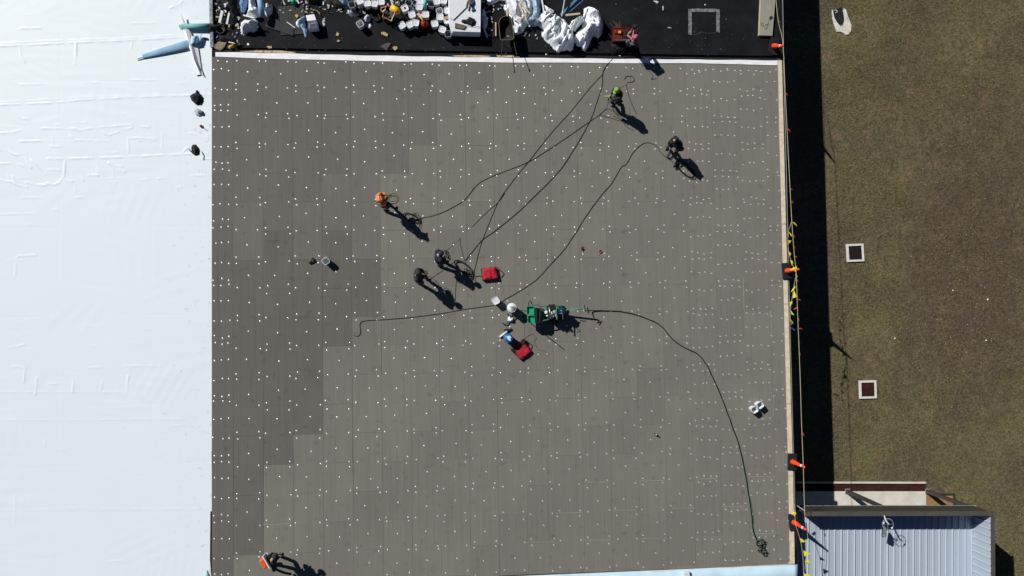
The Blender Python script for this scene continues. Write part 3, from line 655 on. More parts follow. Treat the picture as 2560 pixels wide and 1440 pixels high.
cord('extension_cord', 'heavy black cord curving from the generator down to the navy worker', [(1541,140,.02),(1528,150),(1508,178),(1505,215),(1493,252),(1478,295),(1452,345),(1430,380),(1400,425),(1340,487),(1290,535),(1240,575),(1205,601),(1180,630),(1163,652)], .012, seed=3)
cord('extension_cord', 'thin black cord crossing the boards from the generator to the red bag', [(1508,184),(1470,225),(1430,275),(1380,330),(1330,393),(1280,455),(1245,506),(1222,560),(1205,603),(1192,650),(1183,690),(1180,708)], .010, seed=4)
cord('extension_cord', 'black cord joining the lime capped worker and the orange jacketed worker', [(1520,248,.7),(1517,268,.1),(1497,288),(1465,310),(1415,345),(1370,375),(1320,405),(1245,435),(1210,450),(1190,465),(1160,500),(1125,522),(1090,537),(1065,543),(1047,547)], .011, seed=5)
cord('extension_cord', 'thin straight cord running up the boards from the navy worker', [(1116,628,.9),(1150,597),(1185,562),(1220,528),(1245,506),(1262,483)], .008, seed=6, wob=.004)
cord('extension_cord', 'looped cord lying beside the lime capped worker\'s shadow', [(1500,288),(1530,296),(1545,301),(1558,303),(1562,300),(1554,300),(1566,316),(1585,326)], .009, seed=7)
cord('extension_cord', 'cord hanging from the yellow tool to the boards', [(1524,242,1.0),(1522,252,.6),(1528,266,.1),(1540,285),(1557,303),(1570,312)], .009, seed=8, wob=.004)
cord('extension_cord', 'short black cord with a round loop above the lime capped worker', [(1548,222,1.0),(1556,217,.4),(1566,212),(1570,206),(1579,205),(1586,200),(1582,192),(1573,190),(1565,192),(1561,199)], .011, seed=9, wob=.004)
cord('extension_cord', 'thin cord hanging from the knit capped worker across to his shadow', [(1062,692,.9),(1075,691,.3),(1090,704),(1112,727),(1137,748)], .008, seed=10, wob=.004)
cord('extension_cord', 'thin cord stretched behind the navy worker towards the knit capped worker', [(1140,651),(1112,672),(1098,682),(1076,697)], .007, seed=11, wob=.003)
cord('extension_cord', 'thin cord hanging down below the navy worker\'s shadow', [(1141,700),(1139,725),(1138,747),(1137,753)], .008, seed=12, wob=.004)
cord('extension_cord', 'short black cord sticking out left of the upright red bag', [(1204,691),(1196,690),(1186,692)], .013, seed=13)
cord('phone_lead', 'thin kinked lead trailing from the shaded red bag', [(1310,848),(1319,841),(1331,836),(1341,845),(1336,854),(1342,868),(1350,875),(1362,879),(1366,885)], .006, seed=14, wob=.01, cat='cord')
cord('extension_cord', 'thin loose cord on the boards below the pink shirted worker', [(1598,155,.06),(1612,168),(1626,180),(1632,192),(1628,198),(1641,196)], .008, seed=15)
cord('spray_hose', 'thick dark green hose sweeping from the green machine to the bottom right corner', [(1469,778,.35),(1480,777,.1),(1520,777),(1560,780),(1600,790),(1640,807),(1660,822),(1680,847),(1710,868),(1745,886),(1765,910),(1785,950),(1810,1010),(1830,1065),(1848,1115),(1862,1180),(1872,1240),(1879,1290),(1884,1330),(1897,1358)], .022, M_gcord, 'hose', seed=16, wob=.02, n=8)
cord('air_hose', 'thinner green hose lying against the thick one near the bottom right corner', [(1853,1140),(1860,1175),(1868,1215),(1880,1270),(1884,1300),(1880,1320),(1888,1345),(1897,1360)], .013, mat('green_hose', (.03, .16, .10), .5), 'hose', seed=17, wob=.02)
cord('cable', 'short black cable sticking out from the left of the green machine', [(1302,776),(1310,777),(1318,776,.3)], .012, seed=18)
mb = MB()
for s_, (x, y, rr_, sq) in enumerate([(1900,1356,.16,.6),(1908,1362,.15,.5),(1903,1370,.19,.3),(1909,1377,.16,.5),(1913,1385,.13,.5)]):
    mb.tube([Vector((p.x, p.y, .05 + .08 * abs(math.sin(i * .7 + s_)))) for i, p in enumerate(loops(W(x, y, .1), rr_, 1, (.25 * s_ - .3, .2 + .2 * (s_ % 2), 1), s_, sq, 0))], .017, n=5)
tag(mb.build('hose_tangle', M_gcord), 'tangled heap of dark hose in the bottom right corner of the boards', 'hose')
def coil(label, hands, rad, n, axis, seed, m=None, r=.010, off=(0, 0, -.12)):
    c = (hands[0] + hands[1]) / 2 + Vector(off); mb = MB(); mb.tube(loops(c, rad, n, axis, seed, .75), r, n=5)
    return tag(mb.build('cord_coil', m or M_cord), label, 'cord')
coil('loose coil of cord held by the worker in the orange jacket', h1, .24, 3, (.3, .5, .8), 1, off=(.24, -.06, -.10))
coil('untidy bundle of cord under the hands of the worker in black', h3, .17, 6, (.4, -.3, .8), 3, off=(-.02, -.22, -.30), r=.012)
coil('cord loops in the hands of the navy worker', h4, .22, 5, (.9, .3, .25), 4, off=(.12, .0, -.05))
coil('small cord loops in the hands of the knit capped worker', h5, .15, 4, (.2, .5, .8), 5, off=(.0, .10, -.02))
def flatcoil(label, c, rx, ry, rot, n, seed, r=.011):
    rnd = random.Random(seed); P = []; cw = W(*c)
    for i in range(n * 18 + 1):
        a = 2 * math.pi * i / 18; q = 1 + .16 * math.sin(a * .31 + seed) + rnd.uniform(-.02, .02)
        x, y = rx * q * math.cos(a), ry * q * math.sin(a)
        P.append(Vector((cw.x + x * math.cos(rot) - y * math.sin(rot), cw.y + x * math.sin(rot) + y * math.cos(rot), .035 + .012 * (i % 3))))
    mb = MB(); mb.tube(P, r, n=5); return tag(mb.build('cord_coil', M_cord), label, 'cord')
flatcoil('oval cord coil lying in front of the orange jacketed worker\'s shadow', (1030, 546), .36, .14, R(-28), 3, 1)
flatcoil('large oval cord coil lying beside the shadow of the worker in black', (1713, 424), .52, .19, R(-42), 4, 2)
flatcoil('long oval cord coil lying between the navy worker and the red bag', (1161, 671), .46, .17, R(-38), 4, 3, .013)
# yellow tool in the lime capped worker's hands
c = (h2[0] + h2[1]) / 2 + Vector((-.06, -.02, -.02))
tl = thing('screw_gun', 'yellow green power tool held by the lime capped worker', 'power tool', c)
m_ = MB(); m_.tube([c + Vector((.10, .06, .02)), c, c + Vector((-.16, .03, -.04))], [.05, .055, .03], n=10); m_.build('motor_housing', M_hiv, tl, True)
m_ = MB(); m_.tube([c, c + Vector((.02, -.13, -.06))], .026, n=6); m_.build('grip', M_black, tl)
m_ = MB(); m_.tube([c + Vector((-.15, .03, -.04)), c + Vector((-.24, .0, -.30))], .014, n=6); m_.build('bit', M_steel, tl)

# ================================================================ green machine
gm = thing('spray_machine', 'green wheeled foam adhesive machine with engine, trays and long drawbar', 'machine', W(1370, 785, .022))
def gp(x, y, z): return W(x, y, z)
def gbox(mb, x0, y0, x1, y1, z0, z1):
    a = W(x0, y0, z1); b = W(x1, y0, z1); c_ = W(x1, y1, z1); d = W(x0, y1, z1)
    mb.prism([p[:2] for p in (a, b, c_, d)], z0, z1)
def tray(x0, y0, x1, y1, z0, z1):
    m_ = MB(); a = W(x0, y0, z1); b = W(x1, y1, z1); cx_, cy_ = (a.x + b.x) / 2, (a.y + b.y) / 2; w, h = abs(b.x - a.x), abs(b.y - a.y); t = .02
    m_.box((cx_, cy_, z0 + .15), (w - t, h - t, .02))
    m_.box((cx_ - w / 2, cy_, (z0 + z1) / 2), (t, h + t, z1 - z0)); m_.box((cx_ + w / 2, cy_, (z0 + z1) / 2), (t, h + t, z1 - z0))
    m_.box((cx_, cy_ - h / 2, (z0 + z1) / 2), (w - t, t, z1 - z0)); m_.box((cx_, cy_ + h / 2, (z0 + z1) / 2), (w - t, t, z1 - z0)); m_.build('drum_tray', M_green, gm)
tray(1317, 766, 1335, 785, .42, .68); tray(1320, 789, 1337, 807, .42, .68)
m_ = MB(); gbox(m_, 1337, 769, 1343, 806, .2, .75); gbox(m_, 1345, 770, 1351, 805, .2, .68); m_.build('side_panels', M_black, gm)
m_ = MB()
for a, b in [((1348,765,.55),(1388,765,.55)),((1350,803,.55),(1372,799,.55)),((1350,766,.55),(1353,803,.55)),((1372,766,.55),(1371,799,.55)),((1351,768,.55),(1351,768,.1)),((1352,801,.55),(1352,801,.1)),((1372,799,.55),(1372,799,.1)),((1388,765,.6),(1391,798,.6)),((1388,764,.9),(1406,764,.9)),((1392,799,.9),(1391,764,.9)),((1406,764,.9),(1410,782,.6))]:
    m_.tube([gp(*a), gp(*b)], .026, n=6)
m_.build('frame', M_green2, gm)
m_ = MB(); gbox(m_, 1352, 772, 1372, 798, .16, .20); gbox(m_, 1366, 762, 1406, 800, .20, .24); m_.build('deck', M_green2, gm)
m_ = MB(); gbox(m_, 1371, 763, 1389, 797, .24, .72); m_.build('engine_block', M_black, gm, bevel=.02)
m_ = MB(); m_.tube([gp(1373, 769, .82), gp(1377, 796, .80)], .022, n=12); m_.tube([gp(1379, 778, .80), gp(1381, 795, .78)], .018, n=10); m_.build('exhaust', M_steel, gm, True)
m_ = MB(); gbox(m_, 1363, 777, 1370, 785, .4, .72); gbox(m_, 1367, 786, 1371, 792, .4, .66); m_.build('fuel_tank', M_white, gm, bevel=.03)
m_ = MB(); m_.lathe(gp(1403, 779, .35), [(.10, 0), (.17, .05), (.17, .30), (.12, .38), (.03, .42)], n=18); m_.build('air_tank', mat('navy_paint', (.01, .04, .12), .3), gm, True)
m_ = MB(); m_.lathe(gp(1386, 781, .6), [(.09, 0), (.12, .06), (.10, .16), (.03, .18)], n=12); m_.tube([gp(1388, 785, .72), gp(1395, 796, .72)], .045, n=8); m_.lathe(gp(1384, 791, .7), [(.04, 0), (.04, .08)], n=10); m_.build('pump_head', mat('dull_aluminium', (.22, .28, .25), .5, metal=.3, var=.2), gm, True)
m_ = MB(); m_.tube(smooth_path([gp(1397, 784, .7), gp(1403, 783, .9), gp(1407, 787, .9), (gp(1407, 798, .7))], 4), .014, n=5); m_.build('loop_handle', M_steel, gm)
m_ = MB(); m_.tube([gp(1410, 779, .30), gp(1419, 774, .42), gp(1466, 771, .62)], [.035, .04, .035], n=6); m_.tube([gp(1412, 776, .3), gp(1426, 773, .45)], .02, n=5); m_.build('drawbar', M_green2, gm)
m_ = MB(); m_.tube([gp(1424, 776, .56), gp(1437, 775, .60)], .018, n=6); m_.build('bar_sleeve', M_steel, gm)
m_ = MB(); m_.tube([gp(1461, 762, .8), gp(1463, 778, .66)], .018, n=6); m_.tube([gp(1469, 768, .75), gp(1471, 785, .60)], .02, n=6); m_.tube([gp(1463, 777, .64), gp(1474, 776, .64)], .018, n=6); m_.build('handlebar', M_black, gm)
for (x, y) in ((1378, 800), (1378, 764), (1402, 797), (1402, 768)):
    wv = W(x, y, 0); m_ = MB(); rm = Matrix.Rotation(R(90), 3, 'X')
    m_.lathe((wv.x, wv.y, .022 + .15), [(.07, -.045), (.13, -.05), (.15, -.03), (.15, .03), (.13, .05), (.07, .045)], n=20, M=rm); w_ = m_.build('wheel', M_black, gm, True)
    m_ = MB(); m_.lathe((wv.x, wv.y, .172), [(.03, -.055), (.07, -.04), (.07, .04), (.03, .055)], n=12, M=rm); hb_ = m_.build('hub', M_steel, w_); hb_.location = hb_.location  # sub-part
    off = Vector(gm['_w']); me_ = hb_.data
    for v in me_.vertices: v.co -= off
m_ = MB(); m_.tube(smooth_path([gp(1322, 765, .55), gp(1322, 757, .7), gp(1326, 752, .75), gp(1331, 763, .55)], 4), .018, n=6); m_.tube([gp(1333, 763, .6), gp(1348, 762, .6)], .014, n=5); m_.build('hose_loop', M_black, gm)
m_ = MB(); m_.tube([gp(1321, 807, .5), gp(1350, 806, .5)], .012, n=5); m_.build('side_rod', M_steel, gm)
m_ = MB()
for s_ in range(3): m_.tube(smooth_path([gp(1372 + s_ * 4, 798, .5), gp(1376 + s_ * 5, 803, .3), gp(1386 + s_ * 2, 806, .2), gp(1392, 801, .35)], 4), .012, n=5)
m_.build('hoses', M_cord, gm)
m_ = MB(); m_.tube([gp(1408, 790, .25), gp(1408, 770, .25)], .03, n=8); m_.lathe(gp(1404, 790, .12), [(.14, 0), (.15, .05), (.12, .12)], n=14); m_.build('axle_guard', M_black, gm)

# ================================================================ containers round the machine
def drum(name, label, px, r, h, body, lidm, cat):
    p = W(px[0], px[1], h); t = thing(name, label, cat, (p.x, p.y, .022))
    m_ = MB(); m_.lathe((p.x, p.y, .022), [(r * .93, 0), (r * .95, h * .5), (r, h * .52), (r, h - .07), (r * 1.03, h - .06), (r * 1.03, h - .03)], n=32); m_.build('body', body, t, True)
    m_ = MB(); m_.lathe((p.x, p.y, h - .012), [(r * 1.05, -.03), (r * 1.06, 0), (r * .98, .012), (r * .94, .0), (r * .2, .003)], n=32); m_.build('lid', lidm, t)
    return t, p
wd_, wp = drum('white_drum', 'tall round white drum with lid standing left of the green machine', (1279.5, 769.5), .19, .60, M_white, M_white2, 'drum')
m_ = MB(); m_.tube([(wp.x - .10, wp.y + .05, .612), (wp.x + .12, wp.y + .03, .614)], .012, n=5); m_.tube(smooth_path([(wp.x - .04, wp.y, .613), (wp.x + .02, wp.y - .03, .613), (wp.x + .08, wp.y - .02, .613), (wp.x + .10, wp.y - .06, .613), (wp.x + .05, wp.y - .08, .613)], 4), .007, n=4); m_.build('lid_latch', M_dark, wd_)
mb = MB(); q = W(1281, 774, .03); q2 = Vector((q.x + .02, q.y + .02, 0)); mb.tube([(q2.x, q2.y, .61), (q2.x + .04, q2.y - .0, 2.15)], .017, n=8)
tag(mb.build('stirring_pole', mat('dark_wood_pole', (.03, .025, .02), .7)), 'upright dark pole standing on the white drum lid', 'pole')
bd, bp_ = drum('blue_drum', 'round blue drum with reflective patches, its shadow on a red bag', (1270.5, 845.5), .185, .62, M_blue, M_blue, 'drum')
mb = MB(); rnd = random.Random(5)
for (dx, dy, r_) in [(.0, .04, .06), (.05, .0, .05), (.03, -.05, .055), (.08, .03, .04), (-.02, -.01, .04), (.06, -.08, .04)]:
    pts_ = [(bp_.x + .02 + dx + r_ * (1 + .35 * math.sin(k * 2.1 + r_ * 90)) * math.cos(k * .628), bp_.y + dy + r_ * (1 + .3 * math.cos(k * 3.3)) * math.sin(k * .628), .621 + .004 * (k % 2)) for k in range(10)]
    mb.add(pts_ + [(bp_.x + .02 + dx, bp_.y + dy, .635)], [(k, (k + 1) % 10, 10) for k in range(10)])
tag(mb.build('crumpled_film', M_white), 'crumpled shiny white film on top of the blue drum', 'film')
t = thing('caulking_gun', 'white and black cartridge gun lying behind the blue drum', 'tool', W(1265, 833, .022))
m_ = MB(); m_.tube([W(1249, 843, .07), W(1268, 829, .07)], .045, n=12); m_.build('cartridge', M_white, t, True)
m_ = MB(); m_.tube([W(1268, 829, .08), W(1277, 823, .08)], [.035, .02], n=8); m_.tube([W(1276, 826, .06), W(1279, 821, .06)], .035, n=6); m_.tube([W(1258, 825, .05), W(1271, 822, .07), W(1275, 824, .07)], .012, n=5); m_.build('handle', M_black, t)
cord('thin_rod', 'thin black rod beside the cartridge gun', [(1259,826),(1272,822)], .007, seed=20, cat='rod', wob=0)

# pails -----------------------------------------------------------------
def pail_proto(kind, w=.14, h=.33, body=None, lidm=None):
    t = thing('square_pail', 'x', 'pail', (0, 0, 0), local=True); body = body or M_white; lidm = lidm or M_white2
    prof = [(w * .84, 0), (w * .95, h * .75), (w * 1.0, h * .76), (w * 1.0, h)]
    m_ = MB(); inner = None
    if kind == 'open':
        m_.lathe((0, 0, 0), prof + [(w * 1.0, h), (w * .90, h), (w * .84, h * .7), (w * .76, .01)], n=24, sq=.5); m_.build('body', body, t, False, origin=(0,0,0))
    else:
        m_.lathe((0, 0, 0), prof, n=24, sq=.5); m_.build('body', body, t, False)
        m_ = MB(); m_.lathe((0, 0, h - .005), [(w * 1.06, -.02), (w * 1.07, .01), (w * 1.0, .024), (w * .93, .022), (w * .89, -.012), (w * .80, -.012), (w * .76, .004), (w * .12, .005)], n=24, sq=.5); m_.build('lid', lidm, t)
    m_ = MB(); a_ = [Vector((w * 1.03 * math.cos(q), -.02 - .0 * q + w * .99 * math.sin(q) * .55 - w * .45, h * .82 - .05 * math.sin(q))) for q in np.linspace(0, math.pi, 9)]
    a_ = [Vector((w * 1.05 * math.cos(q), -w * 1.06 * math.sin(q), h * .84 - .10 * math.sin(q))) for q in np.linspace(0, math.pi, 9)]
    m_.tube(a_, .004, n=4); m_.build('handle', M_steel, t)
    return t
USED = {}
def pail(kind, px, rot, label, h=.33, z0=0.022, zt=None, group=None, tilt=(0, 0), key=None, **kw):
    key = key or kind; top = z0 + h
    if key not in USED: o = USED[key] = pail_proto(kind, h=h, **kw)
    else: o = copy_tree(USED[key])
    p = W(px[0], px[1], top); o.location = (p.x, p.y, z0); o.rotation_euler = (tilt[0], tilt[1], R(rot)); o['label'] = label
    if group: o['group'] = group
    elif 'group' in o: del o['group']
    return o
pail('closed', (1239.5, 752), 30, 'white square pail with closed lid alone on the boards near the white drum')
pail('open', (814, 652.5), 38, 'empty open grey-white pail standing alone on the left of the boards', h=.33)
pail('open', (1901, 1013), 35, 'upper of two white pails standing together near the right edge', group='two pails near the right edge')
pail('open', (1887, 1024.5), 28, 'lower of two white pails standing together near the right edge', group='two pails near the right edge')
GP = 'pails scattered over the black roofing'
P_ = [('open_dark', (879.5, 11), 20, 'open grey-rimmed pail at the far left of the scattered pails'), ('open', (900, 59), 35, 'open white pail nearest the white wrapped bundle'),
 ('closed', (918, 8), 10, 'lidded pail at the top edge, second cluster from the left, left one'), ('closed', (936, 9), -12, 'lidded pail at the top edge, touching the one left of it'), ('closed', (953, 4), 5, 'lidded pail cut by the top edge just above the orange machine'),
 ('closed', (899, 2), 25, 'lidded pail at the top edge above the dark bundle'), ('open_dark', (1021, 7), -15, 'dark open pail just above the red-marked pail'), ('closed', (1030, 36), 15, 'lidded pail left of the pink box'),
 ('closed', (1064, 36), 2, 'lidded pail directly above the red fuel can'), ('closed', (1005, 63), 32, 'lidded pail lowest on the left of the front row'), ('closed', (1025, 61), 28, 'lidded pail in the front row, middle of three'),
 ('closed', (1039, 57), -10, 'lidded pail in the front row, left of the red fuel can'), ('closed', (1100, 42), -3, 'lidded pail left of the big foam stack, below an open one'), ('open', (1099, 27), 20, 'open pail lying in the row left of the foam stack'),
 ('closed', (1087, 59), 12, 'lidded pail right of the red fuel can'), ('closed', (1106, 74), -20, 'lidded pail nearest the corner of the foam stack'), ('open_dark', (1120, 84), 3, 'dark shaded pail in front of the foam stack corner'),
 ('closed', (1048, 17), 0, 'lidded pail left of the teal tube'), ('closed', (1050, 2), 4, 'lidded pail at the top edge left of the teal tube'), ('open_dark', (1078, 9), -8, 'dark-mouthed open pail right of the teal tube'),
 ('closed', (1092, 3), 12, 'lidded pail at the top edge right of the dark-mouthed pail'), ('closed', (1109, 1), -10, 'lidded pail at the top edge beside the foam stack'), ('closed', (1119, 26), 6, 'lidded pail against the left side of the foam stack'), ('closed', (1118, 51), 8, 'lidded pail under a scrap of brown board at the foam stack')]
for kind, px, rot, lb in P_:
    if kind == 'open_dark': pail('open', px, rot, lb, z0=-.06, group=GP, key='open_dark', body=M_greyp)
    else: pail(kind, px, rot, lb, z0=-.06, group=GP)
o = pail('closed', (1012, 20), 25, 'lidded pail with a small red mark on its lid', z0=-.06, group=GP)
m_ = MB(); m_.lathe((0, 0, .342), [(.05, 0), (.05, .003), (.025, .003), (.025, 0)], n=14); m_.build('lid_mark', M_red, o)
# red nylon bags -------------------------------------------------------
def bag(label, poly, z1, m, seed, dark_flap, label2=None):
    c = Vector((0, 0, 0))
    for p in poly: c += W(*p, z1)
    c /= len(poly); t = thing('tool_bag', label, 'bag', (c.x, c.y, .022))
    P = [W(*p, z1) for p in poly]; n = 12; vs = []; fs = []
    for i in range(n + 1):
        for j in range(n + 1):
            u, v = i / n, j / n; p = (P[0] * (1 - u) + P[1] * u) * (1 - v) + (P[3] * (1 - u) + P[2] * u) * v
            e = min(u, 1 - u, v, 1 - v); z = z1 - .07 * math.exp(-e * 22) + .03 * noise.noise(Vector((u * 5 + seed, v * 5, 0))) + .02 * noise.noise(Vector((u * 14, v * 11, seed)))
            vs.append((p.x, p.y, z))
    fs = [(i * (n + 1) + j, (i + 1) * (n + 1) + j, (i + 1) * (n + 1) + j + 1, i * (n + 1) + j + 1) for i in range(n) for j in range(n)]
    m_ = MB(); m_.add(vs, fs); m_.build('top_panel', m, t, True)
    m_ = MB(); q = [(p.x + (p.x - c.x) * .03, p.y + (p.y - c.y) * .03) for p in P]; m_.prism(q, .022, z1 - .05); m_.build('body', M_black, t, bevel=.02)
    m_ = MB(); m_.tube(smooth_path([P[1] + Vector((.02, .0, -.05)), P[1] * .7 + P[2] * .3 + Vector((.14, .02, -.02)), P[1] * .4 + P[2] * .6 + Vector((.02, 0, -.05))], 4), .018, n=5); m_.build('strap', M_black, t)
    return t, P, c
b1, P, c = bag('red and black tool bag standing square on the boards right of the navy worker', [(1203, 672), (1239, 667), (1246, 697), (1207, 701)], .24, M_red, 1, True)
m_ = MB()
for st in ([(1223,675),(1226,677),(1224,681),(1228,682)], [(1224,684),(1229,683),(1226,688)], [(1225,690),(1230,689),(1229,693),(1225,694),(1226,690)], [(1228,672),(1226,675)]): m_.tube([W(x, y, .266) for x, y in st], .007, n=4)
m_.build('stitched_mark', M_dark, b1)
b2, P, c = bag('red tool bag lying aslant in the shadow of the blue drum', [(1277, 872), (1307, 848), (1330, 880), (1303, 901)], .20, M_red, 2, True)
m_ = MB()
for k in range(4):
    a = W(1283 + k * 2.2, 877 + k * 3.2, .20); b = W(1290 + k * 2.2, 872 + k * 3.2, .20); m_.tube([a, b], .008, n=4)
    a = W(1302 + k * 2.2, 862 + k * 3.2, .20); b = W(1311 + k * 2.2, 856 + k * 3.2, .20); m_.tube([a, b], .008, n=4)
m_.build('webbing', M_black, b2)
m_ = MB(); m_.prism([W(*p)[:2] for p in ((1276, 874), (1283, 868), (1287, 876), (1281, 881))], .1, .215); m_.prism([W(*p)[:2] for p in ((1299, 855), (1309, 847), (1313, 854), (1304, 861))], .1, .215); m_.build('end_pocket', M_black, b2)
#PART3
# ================================================================ crumpled sheets and cloth
def pin(p, poly):
    c = False; n = len(poly); j = n - 1
    for i in range(n):
        if (poly[i][1] > p[1]) != (poly[j][1] > p[1]) and p[0] < (poly[j][0] - poly[i][0]) * (p[1] - poly[i][1]) / (poly[j][1] - poly[i][1] + 1e-12) + poly[i][0]: c = not c
        j = i
    return c
def pdist(p, poly):
    d = 9; n = len(poly)
    for i in range(n):
        a, b = poly[i], poly[(i + 1) % n]; vx, vy = b[0] - a[0], b[1] - a[1]
        t = max(0, min(1, ((p[0] - a[0]) * vx + (p[1] - a[1]) * vy) / (vx * vx + vy * vy + 1e-12)))
        d = min(d, math.hypot(p[0] - a[0] - t * vx, p[1] - a[1] - t * vy))
    return d
def crumple(name, label, cat, poly, z0, h, m, seed=0, cell=.034, edge=.20, fold=1.0, fs=2.2, group=None, parent=None, dirn=None, px=True, zref=None):
    """a rumpled closed heap of sheet or cloth filling the outline, with sharp folds"""
    zr = z0 + h * .4 if zref is None else zref
    P = [tuple(W(*q, zr)[:2]) for q in poly] if px else poly
    x0 = min(p[0] for p in P); x1 = max(p[0] for p in P); y0 = min(p[1] for p in P); y1 = max(p[1] for p in P)
    cell = min(cell, min(x1 - x0, y1 - y0) / 7); wn = .05 * min(1, min(x1 - x0, y1 - y0) / .5)
    nx, ny = int((x1 - x0) / cell) + 3, int((y1 - y0) / cell) + 3; idx = {}; vs = []; fs_ = []; hh = {}
    th = dirn if dirn is not None else seed * 1.3
    for i in range(nx):
        for j in range(ny):
            x, y = x0 + (i - 1) * cell, y0 + (j - 1) * cell
            q = NV(Vector((x * 4, y * 4, seed + 5))) * wn
            if pin((x + q.x, y + q.y), P):
                d = pdist((x + q.x, y + q.y), P); e = min(1, d / edge); e = e * e * (3 - 2 * e)
                u = x * math.cos(th) + y * math.sin(th); v = -x * math.sin(th) + y * math.cos(th)
                w = NV(Vector((x * 1.1, y * 1.1, seed))) * .5
                r1 = 1 - abs(noise.noise(Vector(((u + w.x) * fs * 1.6, (v + w.y) * fs * .5, seed)))) * 2.6
                r2 = 1 - abs(noise.noise(Vector(((u + w.y) * fs * 4.2, (v + w.x) * fs * 1.3, seed + 9)))) * 2.6
                r3 = 1 - abs(noise.noise(Vector(((v - w.y) * fs * 5.5, (u + w.x) * fs * 2.0, seed + 19)))) * 2.6
                base = .55 + .45 * noise.noise(Vector((x * 1.3, y * 1.3, seed + 2)))
                z = h * e * (base + fold * (.30 * r1 + .15 * r2 + .08 * r3)) + .012
                idx[(i, j)] = len(vs); vs.append((x + q.x * .6, y + q.y * .6, z0 + max(z, .008)))
    top = dict(idx)
    for (i, j) in list(top):
        if (i + 1, j) in top and (i, j + 1) in top and (i + 1, j + 1) in top:
            a, b, c_, d = top[(i, j)], top[(i + 1, j)], top[(i + 1, j + 1)], top[(i, j + 1)]
            fs_ += [(a, b, c_), (a, c_, d)] if (i + j) % 2 else [(a, b, d), (b, c_, d)]
    # close underneath
    n0 = len(vs); vs += [(v[0], v[1], z0) for v in vs[:n0]]
    ec = {}
    for f in fs_:
        for k in range(3):
            e = (f[k], f[(k + 1) % 3]); ec[e] = ec.get(e, 0) + 1
    side = [(b, a, a + n0, b + n0) for (a, b) in ec if (b, a) not in ec]
    fs_ = fs_ + side + [tuple(i + n0 for i in f[::-1]) for f in fs_]
    used = sorted({i for f in fs_ for i in f}); mp = {o: k for k, o in enumerate(used)}
    mb = MB(); mb.add([vs[i] for i in used], [tuple(mp[i] for i in f) for f in fs_])
    o = mb.build(name, m, parent, True)
    if parent is None: tag(o, label, cat, group)
    return o
ZB = -.058
TARP = 'white plastic sheeting heaped on the black roofing'
crumple('plastic_sheet', 'white sheet with lumber offcuts on it, right of the wheelbarrow', 'plastic sheet', [(1268,-20),(1330,-20),(1338,18),(1328,45),(1318,62),(1308,80),(1288,86),(1281,60),(1272,35),(1264,18)], ZB, .42, M_tarpg, 1, dirn=.6, fold=1.3, edge=.3)
crumple('plastic_sheet', 'blue-grey sheet between the lumber offcuts and the long white sheet', 'plastic sheet', [(1325,-20),(1356,-20),(1352,25),(1350,60),(1338,64),(1322,60),(1312,52),(1330,30)], ZB, .45, mat('blue_grey_sheet', (.34,.44,.56), .4, var=.2, vs=4), 2, dirn=1.2, fold=1.2)
crumple('plastic_sheet', 'longest white sheet running diagonally down towards the roof edge', 'plastic sheet', [(1345,30),(1362,20),(1380,26),(1398,34),(1415,45),(1424,58),(1432,45),(1446,40),(1452,50),(1436,75),(1440,100),(1436,118),(1428,124),(1420,121),(1404,124),(1396,130),(1380,112),(1362,96),(1353,82),(1358,72),(1346,60)], ZB, .62, M_tarp, 3, dirn=2.5, fold=1.1, edge=.3)
crumple('plastic_sheet', 'rounded billowing white sheet at the right end of the heap', 'plastic sheet', [(1462,14),(1476,8),(1492,14),(1505,30),(1513,52),(1509,80),(1500,92),(1486,84),(1480,100),(1474,112),(1466,124),(1458,122),(1455,112),(1444,110),(1437,92),(1440,78),(1458,62),(1460,40)], ZB, .75, M_tarp, 4, dirn=.9, fold=.9, edge=.34)
crumple('plastic_sheet', 'small clear sheet crumpled between the two big white sheets', 'plastic sheet', [(1430,50),(1444,38),(1462,36),(1464,52),(1452,62),(1440,76),(1432,72)], ZB, .50, M_tarpg, 5, fold=1.4, fs=4)
crumple('plastic_sheet', 'small round knot of clear film left of the long white sheet', 'plastic sheet', [(1343,42),(1352,36),(1362,44),(1364,60),(1352,66),(1344,58)], ZB, .45, M_tarpg, 6, fold=1.2, fs=4)
crumple('plastic_sheet', 'flat white sheet above the wheelbarrow at the top edge', 'plastic sheet', [(1216,-15),(1272,-15),(1266,4),(1252,1),(1236,10),(1218,13)], ZB, .22, M_tarp, 7, dirn=.2, fold=.8)
crumple('plastic_sheet', 'shiny clear strip hanging down the right side of the foam stack', 'plastic sheet', [(1204,22),(1212,18),(1218,40),(1224,38),(1220,60),(1216,72),(1222,94),(1216,92),(1205,66),(1200,44)], ZB, .28, M_tarpg, 8, fold=1.6, fs=5)
crumple('plastic_sheet', 'pale sheet corner between the blue metal channels and the lumber', 'plastic sheet', [(1360,8),(1378,18),(1389,25),(1384,32),(1365,26)], ZB+.2, .3, M_tarp, 9)
